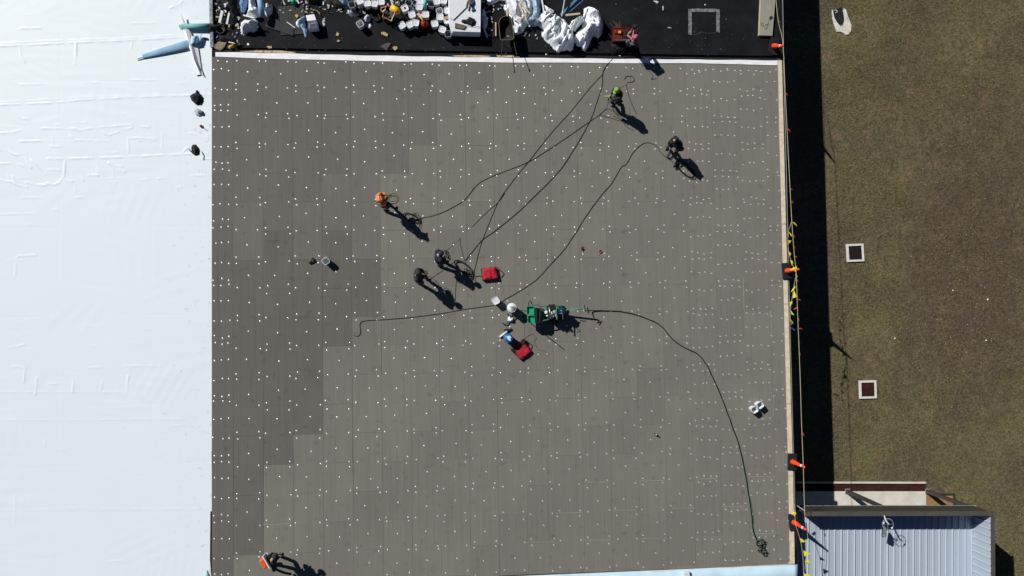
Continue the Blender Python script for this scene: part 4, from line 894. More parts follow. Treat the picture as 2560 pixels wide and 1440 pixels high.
# lumber offcuts and channels
def stick(name, label, a, b, za, zb, w, hgt, m, cat='lumber', group=None):
    A, Bv = W(*a, za), W(*b, zb); d = (Bv - A); t = d.normalized(); s_ = t.cross(Vector((0, 0, 1))).normalized(); u = s_.cross(t)
    mb = MB(); mb.box((A + Bv) / 2, (d.length, w, hgt), M=Matrix((t, s_, u)).transposed()); return tag(mb.build(name, m), label, cat, group)
LG = 'lumber offcuts on the plastic sheets'
stick('lumber_offcut', 'longest offcut on the clear sheet, slanting down right', (1297,8), (1310,41), .38, .40, .06, .03, M_woodp, group=LG)
stick('lumber_offcut', 'offcut crossing right of the longest one', (1303,10), (1325,34), .46, .42, .07, .03, M_woodp, group=LG)
stick('lumber_offcut', 'offcut leaning down left on the clear sheet', (1311,38), (1295,56), .40, .36, .05, .03, M_woodp, group=LG)
stick('lumber_offcut', 'short offcut under the two crossing ones', (1312,30), (1316,51), .44, .36, .06, .03, M_woodp, group=LG)
stick('lumber_offcut', 'short upright offcut at the left edge of the clear sheet', (1266,23), (1268,40), .30, .30, .06, .03, M_woodp, group=LG)
stick('lumber_offcut', 'small slanted offcut beside the short upright one', (1271,31), (1285,42), .36, .36, .05, .03, M_woodp, group=LG)
stick('lumber_offcut', 'long white painted stick at the top edge of the heap', (1353,-10), (1360,31), .70, .62, .06, .04, M_white2, group=LG)
stick('lumber_offcut', 'thin white stick standing out beside the blue channels', (1413,-10), (1404,41), .80, .55, .035, .035, M_white2, group=LG)
stick('lumber_offcut', 'tan plank lying across below the blue channels', (1414,38), (1450,34), .55, .55, .08, .04, M_wood, group=LG)
M_chan = mat('blue_metal_channel', (.10, .23, .36), .45, metal=.2)
stick('metal_channel', 'outer one of the blue metal channels in the heap', (1402,37), (1452,-12), .45, .60, .09, .05, M_chan, 'channel', 'blue metal channels')
stick('metal_channel', 'inner one of the blue metal channels in the heap', (1412,37), (1462,-8), .40, .50, .12, .05, M_chan, 'channel', 'blue metal channels')
# foam stack --------------------------------------------------------------
fsx = [(1121,-25),(1202,-25),(1201,81),(1130,79),(1121,50)]
z = .46; t = thing('foam_sheet_stack', 'big pale stack of thick foam sheets with rubbish lying on top', 'foam stack', W(1160, 40, ZB))
for k in range(3):
    m_ = MB(); o_ = random.uniform(-.02, .02); m_.prism([(p.x + o_, p.y + o_ * .7) for p in (W(*q, z) for q in fsx)], ZB + k * .172, ZB + k * .172 + .168); m_.build('foam_sheet', mat('pale_foam', (.66,.70,.75), .7, var=.06), t, bevel=.01)
q = [(1124,-20),(1172,-20),(1168,16),(1133,50),(1124,44)]
m_ = MB(); m_.prism([W(*p, .5)[:2] for p in q], .462, .50); tag(m_.build('foam_board', M_white, bevel=.004), 'loose white foam board on the upper left of the foam stack', 'foam board')
m_ = MB(); 
m_.tube([W(1172, -12, .60), W(1175, 12, .60)], .05, n=8); m_.tube([W(1169, 4, .58), W(1166, 20, .56)], .03, n=6)
tag(m_.build('rope_hank', mat('brown_rope', (.16,.09,.06), .9, var=.4, vs=14)), 'brown hank of rope at the top of the foam stack', 'rope')
cord('twisted_rope', 'blue twisted cord beside the brown rope on the foam stack', [(1180,-10,.5),(1183,4,.52),(1178,14,.52),(1186,22,.50),(1179,26,.50)], .03, mat('navy_cord', (.05,.09,.25), .7), seed=31, cat='rope')
crumple('black_jacket', 'black jacket dropped on the lower right of the foam stack', 'jacket', [(1166,46),(1173,40),(1186,44),(1192,52),(1188,62),(1180,66),(1170,60),(1160,58),(1151,53),(1154,47)], .462, .16, M_blackcloth, 11, fold=1.2, fs=4)
m_ = MB(); m_.prism([W(*p, .5)[:2] for p in ((1138,57),(1166,64),(1160,73),(1137,69))], .465, .50); tag(m_.build('board_scrap', mat('brown_board', (.12,.105,.085), .9, var=.3, vs=8)), 'brown board scrap on the near edge of the foam stack', 'board scrap')
cord('wire', 'thin dark wire hanging from the foam stack to the wheelbarrow', [(1166,62,.5),(1200,67,.5),(1218,71,.3),(1240,73,.35)], .008, seed=32, wob=.01)
# wheelbarrow --------------------------------------------------------------
wb = thing('wheelbarrow', 'black wheelbarrow with long handles parked by the white strip', 'wheelbarrow', W(1266, 85, ZB))
out = [(1247,60),(1249,50),(1256,42),(1265,40),(1274,43),(1279,52),(1283,75),(1285,94),(1281,99),(1253,100),(1250,92)]
O_ = [W(*p, .62) for p in out]; cc = sum(O_, Vector()) / len(O_); n = len(O_)
I_ = [Vector((cc.x + (p.x - cc.x) * .62, cc.y + (p.y - cc.y) * .62 + .05, .34)) for p in O_]; J_ = [p + Vector((0, 0, -.02)) for p in I_]; K_ = [p + Vector((0, 0, -.012)) for p in O_]
m_ = MB(); m_.add(O_ + I_ + J_ + K_, [(i, (i + 1) % n, n + (i + 1) % n, n + i) for i in range(n)] + [tuple(range(n, 2 * n))] + [(2 * n + i, 2 * n + (i + 1) % n, 3 * n + (i + 1) % n, 3 * n + i) for i in range(n)] + [tuple(range(2 * n, 3 * n))[::-1]] + [(i, 3 * n + i, 3 * n + (i + 1) % n, (i + 1) % n) for i in range(n)])
m_.build('tray', M_black, wb)
m_ = MB(); m_.tube(O_ + [O_[0]], .009, n=6); m_.build('rim', mat('worn_rim', (.25,.22,.17), .5), wb)
for a, b in (((1258,62,.33),(1253.5,141,.62)), ((1276,62,.33),(1292,138,.62))):
    m_ = MB(); m_.tube([W(*a), W(a[0] * .5 + b[0] * .5, 102, .50), W(*b)], .013, n=6); hd_ = m_.build('handle', M_bronze, wb)
    m_ = MB(); m_.tube([W(b[0], b[1] - 6, .61), W(*b)], .019, n=6); g_ = m_.build('grip', M_black, hd_)
    for v in g_.data.vertices: v.co -= Vector(wb['_w'])
m_ = MB(); wv = W(1263, 38, .12); m_.lathe((wv.x, wv.y, ZB + .19), [(.06, -.04), (.15, -.05), (.19, -.03), (.19, .03), (.15, .05), (.06, .04)], n=20, M=Matrix.Rotation(R(90), 3, 'Y')); m_.build('wheel', M_black, wb, True)
for a in ((1256, 96), (1282, 94)):
    m_ = MB(); m_.tube([W(a[0], a[1], .40), W(a[0] + 1, a[1] + 12, .1), W(a[0] + 1, a[1] + 13, ZB + .01)], .013, n=5); m_.build('leg', M_black, wb)
crumple('dirt', 'brown dirt in the lower corner of the wheelbarrow tray', 'dirt', [(1264,94),(1268,83),(1279,86),(1281,96)], .345, .10, mat('dry_dirt', (.16,.12,.06), .95, var=.4, vs=14), 12, zref=.5)
stick('lumber_stick', 'tan stick lying left of the wheelbarrow', (1239,56), (1239.5,90), .02, .02, .055, .04, M_wood)
# generator -----------------------------------------------------------------
gn = thing('generator', 'red framed portable generator beside the pink shirted worker', 'generator', W(1552, 88, ZB))
m_ = MB(); gbox(m_, 1535, 72, 1569, 101, ZB + .05, .40); m_.build('body', mat('dark_red_engine', (.10, .012, .008), .5, var=.6, vs=16), gn, bevel=.02)
m_ = MB(); c4 = [W(1533, 69, .56), W(1570, 69, .56), W(1571, 102, .56), W(1533, 102, .56)]
m_.tube(c4 + [c4[0]], .012, n=6)
for p in c4: m_.tube([p, (p.x, p.y, ZB)], .012, n=6)
m_.build('frame', mat('worn_red_frame', (.20,.018,.012), .5, var=.4, vs=14), gn)
m_ = MB(); gbox(m_, 1537, 73, 1557, 84, .40, .52); m_.build('fuel_tank', mat('red_orange_paint', (.17, .016, .008), .4, var=.5, vs=12), gn, bevel=.03)
m_ = MB(); gbox(m_, 1559, 76, 1567, 99, .40, .50); m_.build('exhaust_guard', M_black, gn, bevel=.01)
m_ = MB(); gbox(m_, 1546, 77, 1552, 83, .52, .545); m_.build('fuel_cap', M_yel2, gn)
m_ = MB(); gbox(m_, 1537, 86, 1556, 97, .40, .46); m_.build('control_panel', mat('orange_red_panel', (.13, .02, .01), .5, var=.8, vs=20), gn)
m_ = MB(); m_.tube([W(1537, 100, .58), W(1568, 100, .58)], .016, n=6); m_.build('lift_bar', M_steel, gn)
m_ = MB()
for k in range(26):
    rnd = random.Random(k); a = W(1536 + rnd.uniform(0, 16), 71, .2); b = W(1521 + rnd.uniform(0, 32), 50 + rnd.uniform(0, 16), -.02)
    m_.tube(smooth_path([a, (a + b) / 2 + Vector((rnd.uniform(-.1, .1), rnd.uniform(-.1, .1), .12)), b], 3), .007, n=4)
tag(m_.build('wire_bunch', mat('brown_wires', (.07,.045,.03), .7, var=.6, vs=20)), 'bunch of loose brown wires spreading above the generator', 'wires')
crumple('black_bag', 'black bag slumped below the generator', 'bag', [(1528,106),(1566,104),(1570,120),(1562,134),(1540,132),(1527,122)], ZB, .26, M_blackcloth, 13, fold=.6)
# roof-edge board with marker scrawl -------------------------------------------
bt = thing('scrawled_board', 'long grey board with black scrawled marks lying by the roof edge', 'board', W(1918, 40, ZB))
PB = [(1903,-30),(1938.5,-30),(1938,5),(1931,89),(1898,88)]
m_ = MB(); m_.prism([W(*p, .06)[:2] for p in PB], ZB, .06); m_.build('board', mat('grey_board_face', (.27,.26,.22), .9, var=.06, vs=4), bt)
m_ = MB(); m_.prism([W(*p, .065)[:2] for p in ((1902.6,-30),(1904,-30),(1898.8,88),(1897.6,88))], ZB, .064); m_.build('pale_edge', M_foamedge, bt)
m_ = MB()
for st in ([(1901,54),(1903,62),(1908,67)], [(1903,62),(1906,58),(1909,60),(1907,66)], [(1911,68),(1914,62),(1919,61),(1919,69),(1913,71),(1911,68)], [(1917,71),(1915,75),(1911,72)], [(1920,53),(1922,58),(1919,60)], [(1921,51),(1926,43),(1928,47),(1924,53)], [(1914,62),(1921,63),(1926,62)]):
    m_.tube([W(x, y, .062) for x, y in st], .008, n=4)
m_.build('marker_scrawl', M_dark, bt)
m_ = MB(); m_.prism([W(*p, .07)[:2] for p in ((1924,42),(1928,39),(1933,43),(1930,49),(1925,48))], .0605, .066); m_.build('black_patch', M_dark, bt)
# square of dried adhesive ----------------------------------------------------
mb = MB(); rnd = random.Random(4)
def band(x0, y0, x1, y1):
    L_ = max(abs(x1 - x0), abs(y1 - y0)); vert = abs(y1 - y0) > abs(x1 - x0)
    for k in range(int(L_ * 9)):
        x = rnd.uniform(x0, x1); y = rnd.uniform(y0, y1); s_ = rnd.uniform(.5, 1.6); a = (s_ * .6, s_ * 1.4) if vert else (s_ * 1.4, s_ * .6)
        p = W(x, y, -.0575); mb.add([(p.x - a[0] * .016, p.y - a[1] * .016, -.0575 + k * 1e-6), (p.x + a[0] * .016, p.y - a[1] * .014, -.0575 + k * 1e-6), (p.x + a[0] * .014, p.y + a[1] * .016, -.0575 + k * 1e-6), (p.x - a[0] * .015, p.y + a[1] * .015, -.0575 + k * 1e-6)], [(0, 1, 2, 3)])
band(1721, 23, 1729, 86); band(1791, 24, 1799, 80); band(1729, 22, 1791, 29)
structure('adhesive_residue', mb, mat('grey_adhesive', (.16,.165,.175), .8, var=.5, vs=9))
cord('torn_lip', 'torn pale lip of membrane along the bottom of the grey square outline', [(1731,88),(1738,86),(1748,84),(1753,80),(1767,83),(1790,82)], .008, mat('grey_lip', (.12,.12,.13)), z=-.05, seed=33, cat='membrane scrap')
# scuffs and flecks on the black roof
mb = MB(); rnd = random.Random(8)
for k in range(420):
    x = rnd.uniform(540, 1890); y = rnd.choice((rnd.uniform(0, 138), rnd.uniform(85, 138))); p = W(x, y, -.057); s_ = rnd.uniform(.006, .03) * (2 if rnd.random() < .06 else 1); a = rnd.uniform(0, 3)
    mb.add([(p.x + s_ * math.cos(a + q) * (1 if q in (0, 3.1) else .6), p.y + s_ * math.sin(a + q) * .7, -.0572 + k * 1e-6) for q in (0, 1.4, 3.1, 4.6)], [(0, 1, 2, 3)])
structure('roof_scuffs', mb, mat('grey_scuffs', (.07,.072,.08), .9, var=.8, vs=2))
# ------------------------------------------------------------- rubbish, top left
def slab(name, label, poly, z0, z1, m, cat, group=None, bevel=0, zr=None):
    m_ = MB(); m_.prism([W(*p, z1 if zr is None else zr)[:2] for p in poly], z0, z1); return tag(m_.build(name, m, bevel=bevel), label, cat, group)
M_db = mat('charcoal_board', (.040,.042,.044), .9, var=.15, vs=4)
slab('dark_board', 'upper of two flat charcoal boards, squarer one', [(694,16),(760,12),(763,84),(702,88),(697,50)], ZB, ZB + .03, M_db, 'board')
slab('dark_board', 'lower of two flat charcoal boards, pointed one lying across', [(664,60),(686,33),(735,70),(732,89),(665,67)], ZB + .031, ZB + .06, M_db, 'board')
crumple('white_sack', 'big white sack in the left of the rubbish', 'sack', [(600,52),(608,44),(622,46),(636,42),(644,50),(645,64),(640,74),(632,78),(622,77),(608,88),(599,82),(597,66)], ZB, .42, mat('white_sacking', (.72,.73,.75), .6, var=.06, vs=5), 21, fold=.9, edge=.25)
crumple('white_sack', 'crumpled white sheet at the top edge above the big white sack', 'sack', [(618,-15),(634,-15),(638,12),(646,16),(646,40),(630,44),(610,36),(616,20)], ZB, .50, M_tarp, 22, fold=1.0)
crumple('blue_sheet', 'blue sheet at the top edge left of the sacks', 'plastic sheet', [(598,-15),(619,-15),(618,12),(610,32),(600,30),(596,8)], ZB, .30, mat('mid_blue_sheet', (.12,.25,.45), .5, var=.2), 23, fold=.8)  # blue is the sheet's own colour
mb = MB(); mb.tube([W(648, -12, .35), W(652, 14, .35), W(654, 42, .30)], [.12, .125, .11], n=16); tag(mb.build('membrane_roll', M_lblue, smooth=True), 'light blue roll of membrane between the white sacks', 'roll')
crumple('white_bundle', 'round white bundle right of the light blue roll', 'bundle', [(660,12),(666,5),(676,6),(681,18),(678,32),(670,40),(662,38),(657,24)], ZB, .5, mat('white_sacking', (.7,.7,.7)), 24, fold=1.1, fs=3)
stick('white_lath', 'narrow white lath lying across the big white sack', (608, 38), (636, 45), .42, .42, .05, .03, M_white2)
M_alu = mat('pale_metal_channel', (.52,.55,.56), .5, metal=.2)
stick('metal_trim', 'left one of two white metal trims in the rubbish corner', (556, 27), (549, 57), .12, .12, .10, .05, M_alu, 'trim', 'white metal trims')
stick('metal_trim', 'right one of two white metal trims in the rubbish corner', (573, 33), (567, 61), .12, .12, .07, .05, M_alu, 'trim', 'white metal trims')
crumple('black_rubble', 'black crumpled roofing scraps at the top left corner', 'roofing scraps', [(548,-15),(590,-15),(594,20),(592,55),(580,62),(572,30),(552,22)], ZB, .30, M_blackcloth, 25, fold=.9)
crumple('foil_scrap', 'shiny crumpled foil among the black scraps at the top', 'foil', [(557,8),(571,2),(572,12),(562,20)], ZB + .25, .14, M_tarpg, 26, fold=1.4, fs=6)
crumple('paper_scrap', 'white crumpled paper at the far top left corner', 'paper', [(531,6),(540,2),(543,12),(538,15)], ZB, .12, M_white, 27, fold=1.2, fs=6)
crumple('paper_scrap', 'second smaller white scrap under the corner paper', 'paper', [(536,26),(541,22),(544,28),(539,30)], ZB, .10, M_offw, 28, fs=6)
wd = thing('hot_air_welder', 'black roofing welder lying across the metal edge strip', 'welder', W(538, 70, ZB))
m_ = MB(); m_.tube([W(522, 62, .16), W(532, 65, .16), W(545, 70, .16)], [.06, .09, .10], n=12); m_.build('motor', M_black, wd, True)
m_ = MB(); m_.lathe(W(553, 75, .02), [(.09, 0), (.19, .02), (.20, .10), (.17, .12), (.16, .06), (.03, .06)], n=24); m_.build('reel', mat('dark_reel', (.03,.02,.02), .6), wd, True)
crumple('black_bag', 'black bag lying in the corner above the wood scrap', 'bag', [(546,78),(575,74),(590,100),(588,106),(560,106),(544,104)], ZB, .24, M_blackcloth, 29, fold=.5)
slab('wood_scrap', 'streaked brown wood scrap at the inner corner of the white roof', [(530,118),(545,104),(566,106),(560,118),(550,126)], ZB, .03, mat('streaked_wood', (.22,.17,.12), .85, var=.6, vs=5, aniso=(6, 1, 1)), 'wood')
t = thing('drill', 'yellow and black drill lying just above the white strip', 'drill', W(580, 117, ZB))
m_ = MB(); m_.tube([W(573, 122, .03), W(576, 117, .05), W(584, 113, .05)], [.05, .065, .05], n=10); m_.build('body', M_yel2, t, True)
m_ = MB(); m_.tube([W(584, 113, .05), W(592, 109, .05), W(602, 106, .04)], [.045, .04, .012], n=8); m_.build('chuck', M_black, t, True)
m_ = MB(); m_.tube([W(577, 117, .04), W(580, 126, -.02)], [.035, .045], n=8); m_.build('grip', M_black, t)
slab('white_lath', 'short white lath above the yellow drill', [(572,104),(586,107),(586,109),(571,106)], ZB, .0, M_white2, 'lath')
crumple('paper_scrap', 'white scrap beside the streaked wood', 'paper', [(565,112),(570,108),(572,116),(566,119)], ZB, .10, M_offw, 30, fs=5)
crumple('membrane_scrap', 'light blue strip folded among the pale pieces', 'membrane scrap', [(752,40),(761,35),(764,48),(763,66),(768,78),(767,92),(761,93),(755,76),(749,66),(738,62),(740,46)], ZB, .26, M_lblue, 31, fold=.9)
crumple('membrane_scrap', 'white flap beside the light blue folded strip', 'membrane scrap', [(737,48),(748,50),(753,66),(746,70),(736,60)], ZB, .34, M_white, 32, fold=.7)
t = thing('open_carton', 'white open carton to the right of the charcoal boards', 'carton', W(780, 55, ZB))
m_ = MB(); a, b, c_, d = [W(*p, .35) for p in ((769,50),(790,47),(794,68),(770,71))]
for p, q in ((a, b), (b, c_), (c_, d), (d, a)): m_.tube([(p.x, p.y, .14), (q.x, q.y, .14)], .012, n=4, flat=14)
m_.build('walls', M_white, t)
m_ = MB(); m_.prism([p[:2] for p in (a, b, c_, d)], ZB, ZB + .02); m_.build('floor', M_offw, t)
m_ = MB(); m_.prism([W(*p, .36)[:2] for p in ((764,38),(785,35),(790,49),(768,52))], .33, .345); m_.build('flap', M_white2, t)
stick('white_rod', 'white rod lying from the charcoal board towards the pale pieces', (717, 55), (738, 70), .04, .04, .03, .03, M_white2, 'rod')
slab('yellow_block', 'small yellow block on the upper charcoal board', [(737,38),(742,35),(746,40),(741,44)], ZB + .03, .06, M_yel2, 'block')
t = thing('green_can', 'bright green can cut by the top edge', 'can', W(732, 3, ZB)); p = W(732, 0, .2)
m_ = MB(); m_.tube([(p.x - .1, p.y + .1, .05), (p.x + .05, p.y - .08, .05)], .09, n=12); m_.build('can_body', M_green, t, True)
m_ = MB(); m_.tube([(p.x + .05, p.y - .08, .05), (p.x + .09, p.y - .13, .05)], .04, n=8); m_.build('nozzle', M_green2, t)
mb = MB(); rnd = random.Random(2)
for k in range(14): q = W(806 + rnd.uniform(0, 5) , 46 + k * 1.6, -.05); mb.box(q, (rnd.uniform(.03, .08), rnd.uniform(.02, .05), .015), rnd.uniform(0, 3))
tag(mb.build('white_chips', M_white), 'short trail of white chips on the black roofing', 'chips', kind='stuff')
SG = 'tan foam scraps lying on the black roofing'
for i, (pl, lb, m0) in enumerate([([(839,88),(843,79),(848,85),(845,90)], 'tan scrap above the smallest tan scrap, left side', M_tan), ([(842,102),(845,99),(851,102),(845,105)], 'smallest tan triangle scrap', M_tan), ([(666,116),(670,115),(679,115),(680,120),(672,121)], 'tan scrap nearest the white strip on the left', M_tan),
  ([(953,80),(960,79),(970,85),(968,91),(962,89),(953,85)], 'tan scrap half covered by a grey facing', M_tan), ([(951,115),(962,109),(970,107),(978,108),(966,126)], 'grey wedge-shaped board scrap', mat('grey_scrap', (.075,.075,.07), .9)), ([(981,119),(986,115),(993,117),(993,122),(987,126)], 'rounded tan scrap beside the grey wedge', M_tan)]):
    slab('foam_scrap', lb, pl, ZB, ZB + .04, m0, 'foam scrap', SG)
mb = MB(); rnd = random.Random(77); lm = [M_offw, M_greyp, M_tan, M_black, M_steel, M_lblue]
for k in range(420):
    x, y = (rnd.uniform(690, 1240), rnd.uniform(-8, 34) ** 1) if k < 260 else (rnd.uniform(540, 600), rnd.uniform(0, 120)) if k < 340 else (rnd.uniform(1205, 1360), rnd.uniform(0, 100))
    p = W(x, y, ZB); s_ = rnd.uniform(.015, .07); mb.cur = rnd.choice((0, 1, 1, 2, 3, 3, 3, 4, 5)); a = rnd.uniform(0, 3)
    mb.box((p.x, p.y, ZB + .02 + k * 1e-5), (s_ * rnd.uniform(1, 3.5), s_, .02 + rnd.uniform(0, .03)), a)
mb.cur = 0
tag(mb.build('litter', lm), 'small mixed scraps and offcuts strewn between the pails, boards and sheets', 'litter', kind='stuff')
crumple('plastic_sheet', 'clear film snagged at the top edge left of the scattered pails', 'plastic sheet', [(838,-15),(868,-15),(872,8),(858,12),(846,2)], ZB, .25, M_lblue, 71)
crumple('black_bag', 'black bag at the top edge right of the green can', 'bag', [(752,-15),(800,-15),(806,2),(790,12),(768,8)], ZB, .25, M_blackcloth, 72, fold=.8)
crumple('dark_tarp', 'dark folded tarp at the top edge left of the first open pail', 'tarp', [(804,-12),(842,-12),(862,14),(856,24),(838,20),(816,10)], ZB, .22, mat('brown_black_tarp', (.028,.022,.022), .8, var=.5, vs=6), 73, fold=.8)
crumple('plastic_sheet', 'clear crumpled film between the orange motor cart and the teal tube', 'plastic sheet', [(1022,18),(1034,14),(1038,24),(1028,30)], ZB, .20, M_tarpg, 74, fs=5)
crumple('plastic_sheet', 'clear film bunched against the left end of the lumber offcuts', 'plastic sheet', [(1258,10),(1268,6),(1274,22),(1270,40),(1262,38)], ZB, .30, M_tarpg, 75, fs=4)
stick('long_stick', 'thin tan stick among the scraps right of the charcoal boards', (776, 22), (790, 26), .05, .05, .02, .02, M_tan, 'stick')
stick('long_stick', 'second tan stick crossing near the charcoal boards', (792, 26), (800, 36), .05, .05, .02, .02, M_tan, 'stick')
stick('red_rod', 'thin red rod standing up from the open carton', (777, 24), (772, 37), .05, .35, .014, .014, mat('dull_red', (.2,.04,.03)), 'rod')
# dark hose, foil, wrapped bundle
crumple('foil_scraps', 'glittering pile of foil scraps left of the wrapped bundle', 'foil', [(866,24),(878,20),(888,24),(898,30),(900,38),(890,42),(878,44),(868,36)], ZB, .08, mat('dark_foil', (.14,.15,.19), .35, metal=.4, var=.9, vs=16), 34, fold=1.6, fs=7)
crumple('wrapped_bundle', 'round bundle wrapped in white plastic among the pails', 'bundle', [(910,38),(917,31),(924,36),(928,44),(922,53),(912,52),(908,46)], ZB, .34, M_tarpg, 35, fold=.6)
crumple('paper_scrap', 'torn grey-white paper just below the wrapped bundle', 'paper', [(921,60),(926,57),(930,64),(925,72),(920,68)], ZB, .12, M_offw, 36, fs=5)
cord('dark_hose', 'black hose snaking right of the wrapped bundle', [(926,44),(934,46),(941,52),(950,46),(946,36),(952,30)], .035, M_black, 'hose', z=.0, seed=37)
# orange-yellow compressor
t = thing('cart_machine', 'yellow and orange framed motor cart among the pails', 'machine', W(975, 33, ZB))
m_ = MB(); gbox(m_, 964, 27, 983, 45, .10, .26); m_.build('tray', mat('slate_tray', (.07,.075,.085), .6), t, bevel=.02)
m_ = MB(); m_.tube([W(978, 18, .42), W(992, 27, .42), W(996, 33, .42)], [.14, .15, .10], n=12); m_.build('motor', mat('yellow_motor', (.75,.42,.02), .4, var=.25, vs=12), t, True)
m_ = MB()
M_orf = mat('orange_frame', (.42,.19,.03), .5)
for a, b in (((966,14,.4),(956,42,.3)), ((956,42,.3),(978,52,.3)), ((988,32,.45),(978,54,.3)), ((966,14,.4),(990,18,.42)), ((952,20,.3),(966,16,.4)), ((952,20,.2),(954,28,.2)), ((958,40,.28),(958,42,ZB)), ((978,52,.28),(978,54,ZB)), ((990,20,.4),(990,20,ZB))): m_.tube([W(*a), W(*b)], .022, n=6)
m_.build('frame', M_orf, t)
m_ = MB(); m_.tube([W(987, 33, .5), W(978, 52, .5)], .022, n=6); m_.build('wooden_handle', M_woodp, t); m_ = MB(); m_.tube([W(955, 30, .42), W(964, 24, .42)], .03, n=6); m_.build('wooden_handle', M_woodp, t)
for q_ in ((962, 48), (986, 46)):
    m_ = MB(); p = W(*q_, 0); m_.lathe((p.x, p.y, ZB + .12), [(.04, -.03), (.12, -.03), (.12, .03), (.04, .03)], n=14, M=Matrix.Rotation(R(90), 3, 'Y')); m_.build('wheel', M_black, t, True)
m_ = MB(); 
for k in range(4): m_.tube(smooth_path([W(985 + k * 4, 2, .3), W(984 + k * 5, 8 + k, .35), W(992 + k * 2, 14, .3)], 3), .008, n=4)
tag(m_.build('bent_wires', M_steel), 'bent steel wires above the yellow motor cart', 'wire')
# red fuel can
p = W(1061, 58, .2); t = thing('fuel_can', 'round red fuel can with yellow spout in front of the pails', 'fuel can', (p.x, p.y, ZB))
m_ = MB(); m_.lathe((p.x, p.y, ZB), [(.13, 0), (.16, .03), (.165, .22), (.14, .28), (.06, .31), (.05, .33)], n=28); m_.build('body', M_redp, t, True)
m_ = MB(); m_.tube([(p.x, p.y, .27), W(1056, 49, .36), W(1050, 41, .42)], [.045, .04, .022], n=10); m_.build('spout', mat('yellow_spout', (.75,.55,.03), .4), t, True)
m_ = MB(); m_.tube([(p.x + .03, p.y + .08, .27), W(1059, 50, .31)], .055, n=10); m_.build('spout_collar', M_dark, t)
slab('pink_box', 'crushed pink and white box left of the lidded pail behind the fuel can', [(1039,36),(1054,29),(1058,40),(1043,46)], ZB, .14, mat('pink_print', (.62,.42,.42), .7, var=.45, vs=9), 'box', bevel=.01)
mb = MB(); mb.tube([W(1064, -2, .36), W(1062, 10, .30), W(1061, 22, .18)], [.07, .085, .10], n=14); tag(mb.build('teal_tube', M_teal, smooth=True), 'translucent teal roll standing among the pails', 'roll')
slab('brown_card', 'small tan card on the pails beside the foam stack', [(1110,42),(1121,39),(1122,47),(1112,48)], .30, .32, mat('tan_card', (.42,.28,.17)), 'card')
stick('dark_stick', 'dark stick lying below the front row of pails', (1014, 80), (1030, 68), -.03, -.03, .02, .02, M_greyp, 'stick')
slab('tin_lid', 'round white lid on the black roof left of the scraps', [(620 + 3 * math.cos(k * .7), 110.5 + 2.7 * math.sin(k * .7)) for k in range(9)], ZB, ZB + .01, M_white2, 'lid')
for k, (x, y, lb) in enumerate([(1366, 136, 'silver plate on the black roof below the long white sheet'), (1550, 140, 'silver plate on the black roof below the generator'), (1763, 12, 'silver plate on the black roof above the square outline')]):
    o = p0.copy(); link(o); q = W(x, y, -.05); o.location = q; o['group'] = 'plates on the black roof'; o['label'] = lb
slab('metal_scrap', 'small pale metal scrap left of the square outline', [(1656,15),(1659,15),(1659,25),(1657,26)], ZB, ZB + .02, M_alu, 'metal scrap')
crumple('paper_scrap', 'white scrap at the top edge between generator and square outline', 'paper', [(1632,2),(1640,0),(1650,4),(1644,10)], ZB, .08, M_offw, 38, fs=6)
slab('grey_scrap', 'small grey scrap right of the pink shirted worker', [(1669,67),(1679,69),(1678,71),(1670,70)], ZB, ZB + .02, M_greyp, 'scrap')
# ------------------------------------------------------------- things on the white membrane
t = thing('membrane_roll', 'long tapered light blue membrane roll on the white roof', 'roll', W(430, 122, 0))
m_ = MB(); n = 20; path = [W(357, 141, .03), W(400, 130, .03), (W(450, 117, .03)), W(500, 103, .03)]; rr = [.085, .13, .17, .20]
vs = []; 
for i, (pp, r_) in enumerate(zip(path, rr)):
    tdir = (path[min(i + 1, 3)] - path[max(i - 1, 0)]).normalized(); sd_ = tdir.cross(Vector((0, 0, 1))).normalized()
    for k in range(n):
        a = -0.35 + (2 * math.pi + .5) * k / (n - 1); q_ = r_ * (1 - .12 * k / n)
        vs.append(pp + sd_ * q_ * math.cos(a) + Vector((0, 0, 1)) * (q_ * .34 * math.sin(a)) + Vector((0, 0, r_ * .34 - .02)))
fs = [(i * n + k, i * n + k + 1, (i + 1) * n + k + 1, (i + 1) * n + k) for i in range(3) for k in range(n - 1)]
m_.add(vs, fs); rl = m_.build('rolled_sheet', M_lblue, t, True); sm = rl.modifiers.new('thick', 'SOLIDIFY'); sm.thickness = .008
m_ = MB(); vs = []; fs = []
for i in range(7):
    for j in range(5):
        p = W(476 + i * 4.4 - j * 1.0 + 2, 92 - i * 1.4 + j * 5.2, .155 + .05 * math.sin(i * 1.1) - .02 * (i - 3) ** 2 * .1); vs.append(p)
fs = [(i * 5 + j, i * 5 + j + 1, i * 5 + j + 6, i * 5 + j + 5) for i in range(6) for j in range(4)]
m_.add(vs, fs); fl = m_.build('loose_flap', mat('pale_blue_flap', (.42,.58,.70), .6, var=.1), t, True); sm = fl.modifiers.new('thick', 'SOLIDIFY'); sm.thickness = .01
tg = MB(); tg.tube([W(344, 150, .02), W(365, 145, .02)], .015, n=6); tag(tg.build('metal_rod', M_greyp), 'grey rod sticking out of the narrow end of the blue roll', 'rod')
tg = MB(); tg.tube([W(343, 145, .02), W(360, 142, .02)], .010, n=6); tag(tg.build('metal_rod', M_steel), 'thin pale rod beside the grey rod at the blue roll', 'rod')
t = thing('white_trim_board', 'long white tapered trim lying across the blue membrane roll', 'trim', W(478, 110, 0))
mb = MB(); pl = [(454,38),(457,38),(471,72),(493,120),(505,186),(503,187),(487,150),(466,106),(458,66)]
zz = [.08,.08,.175,.18,.04,.04,.11,.18,.17]
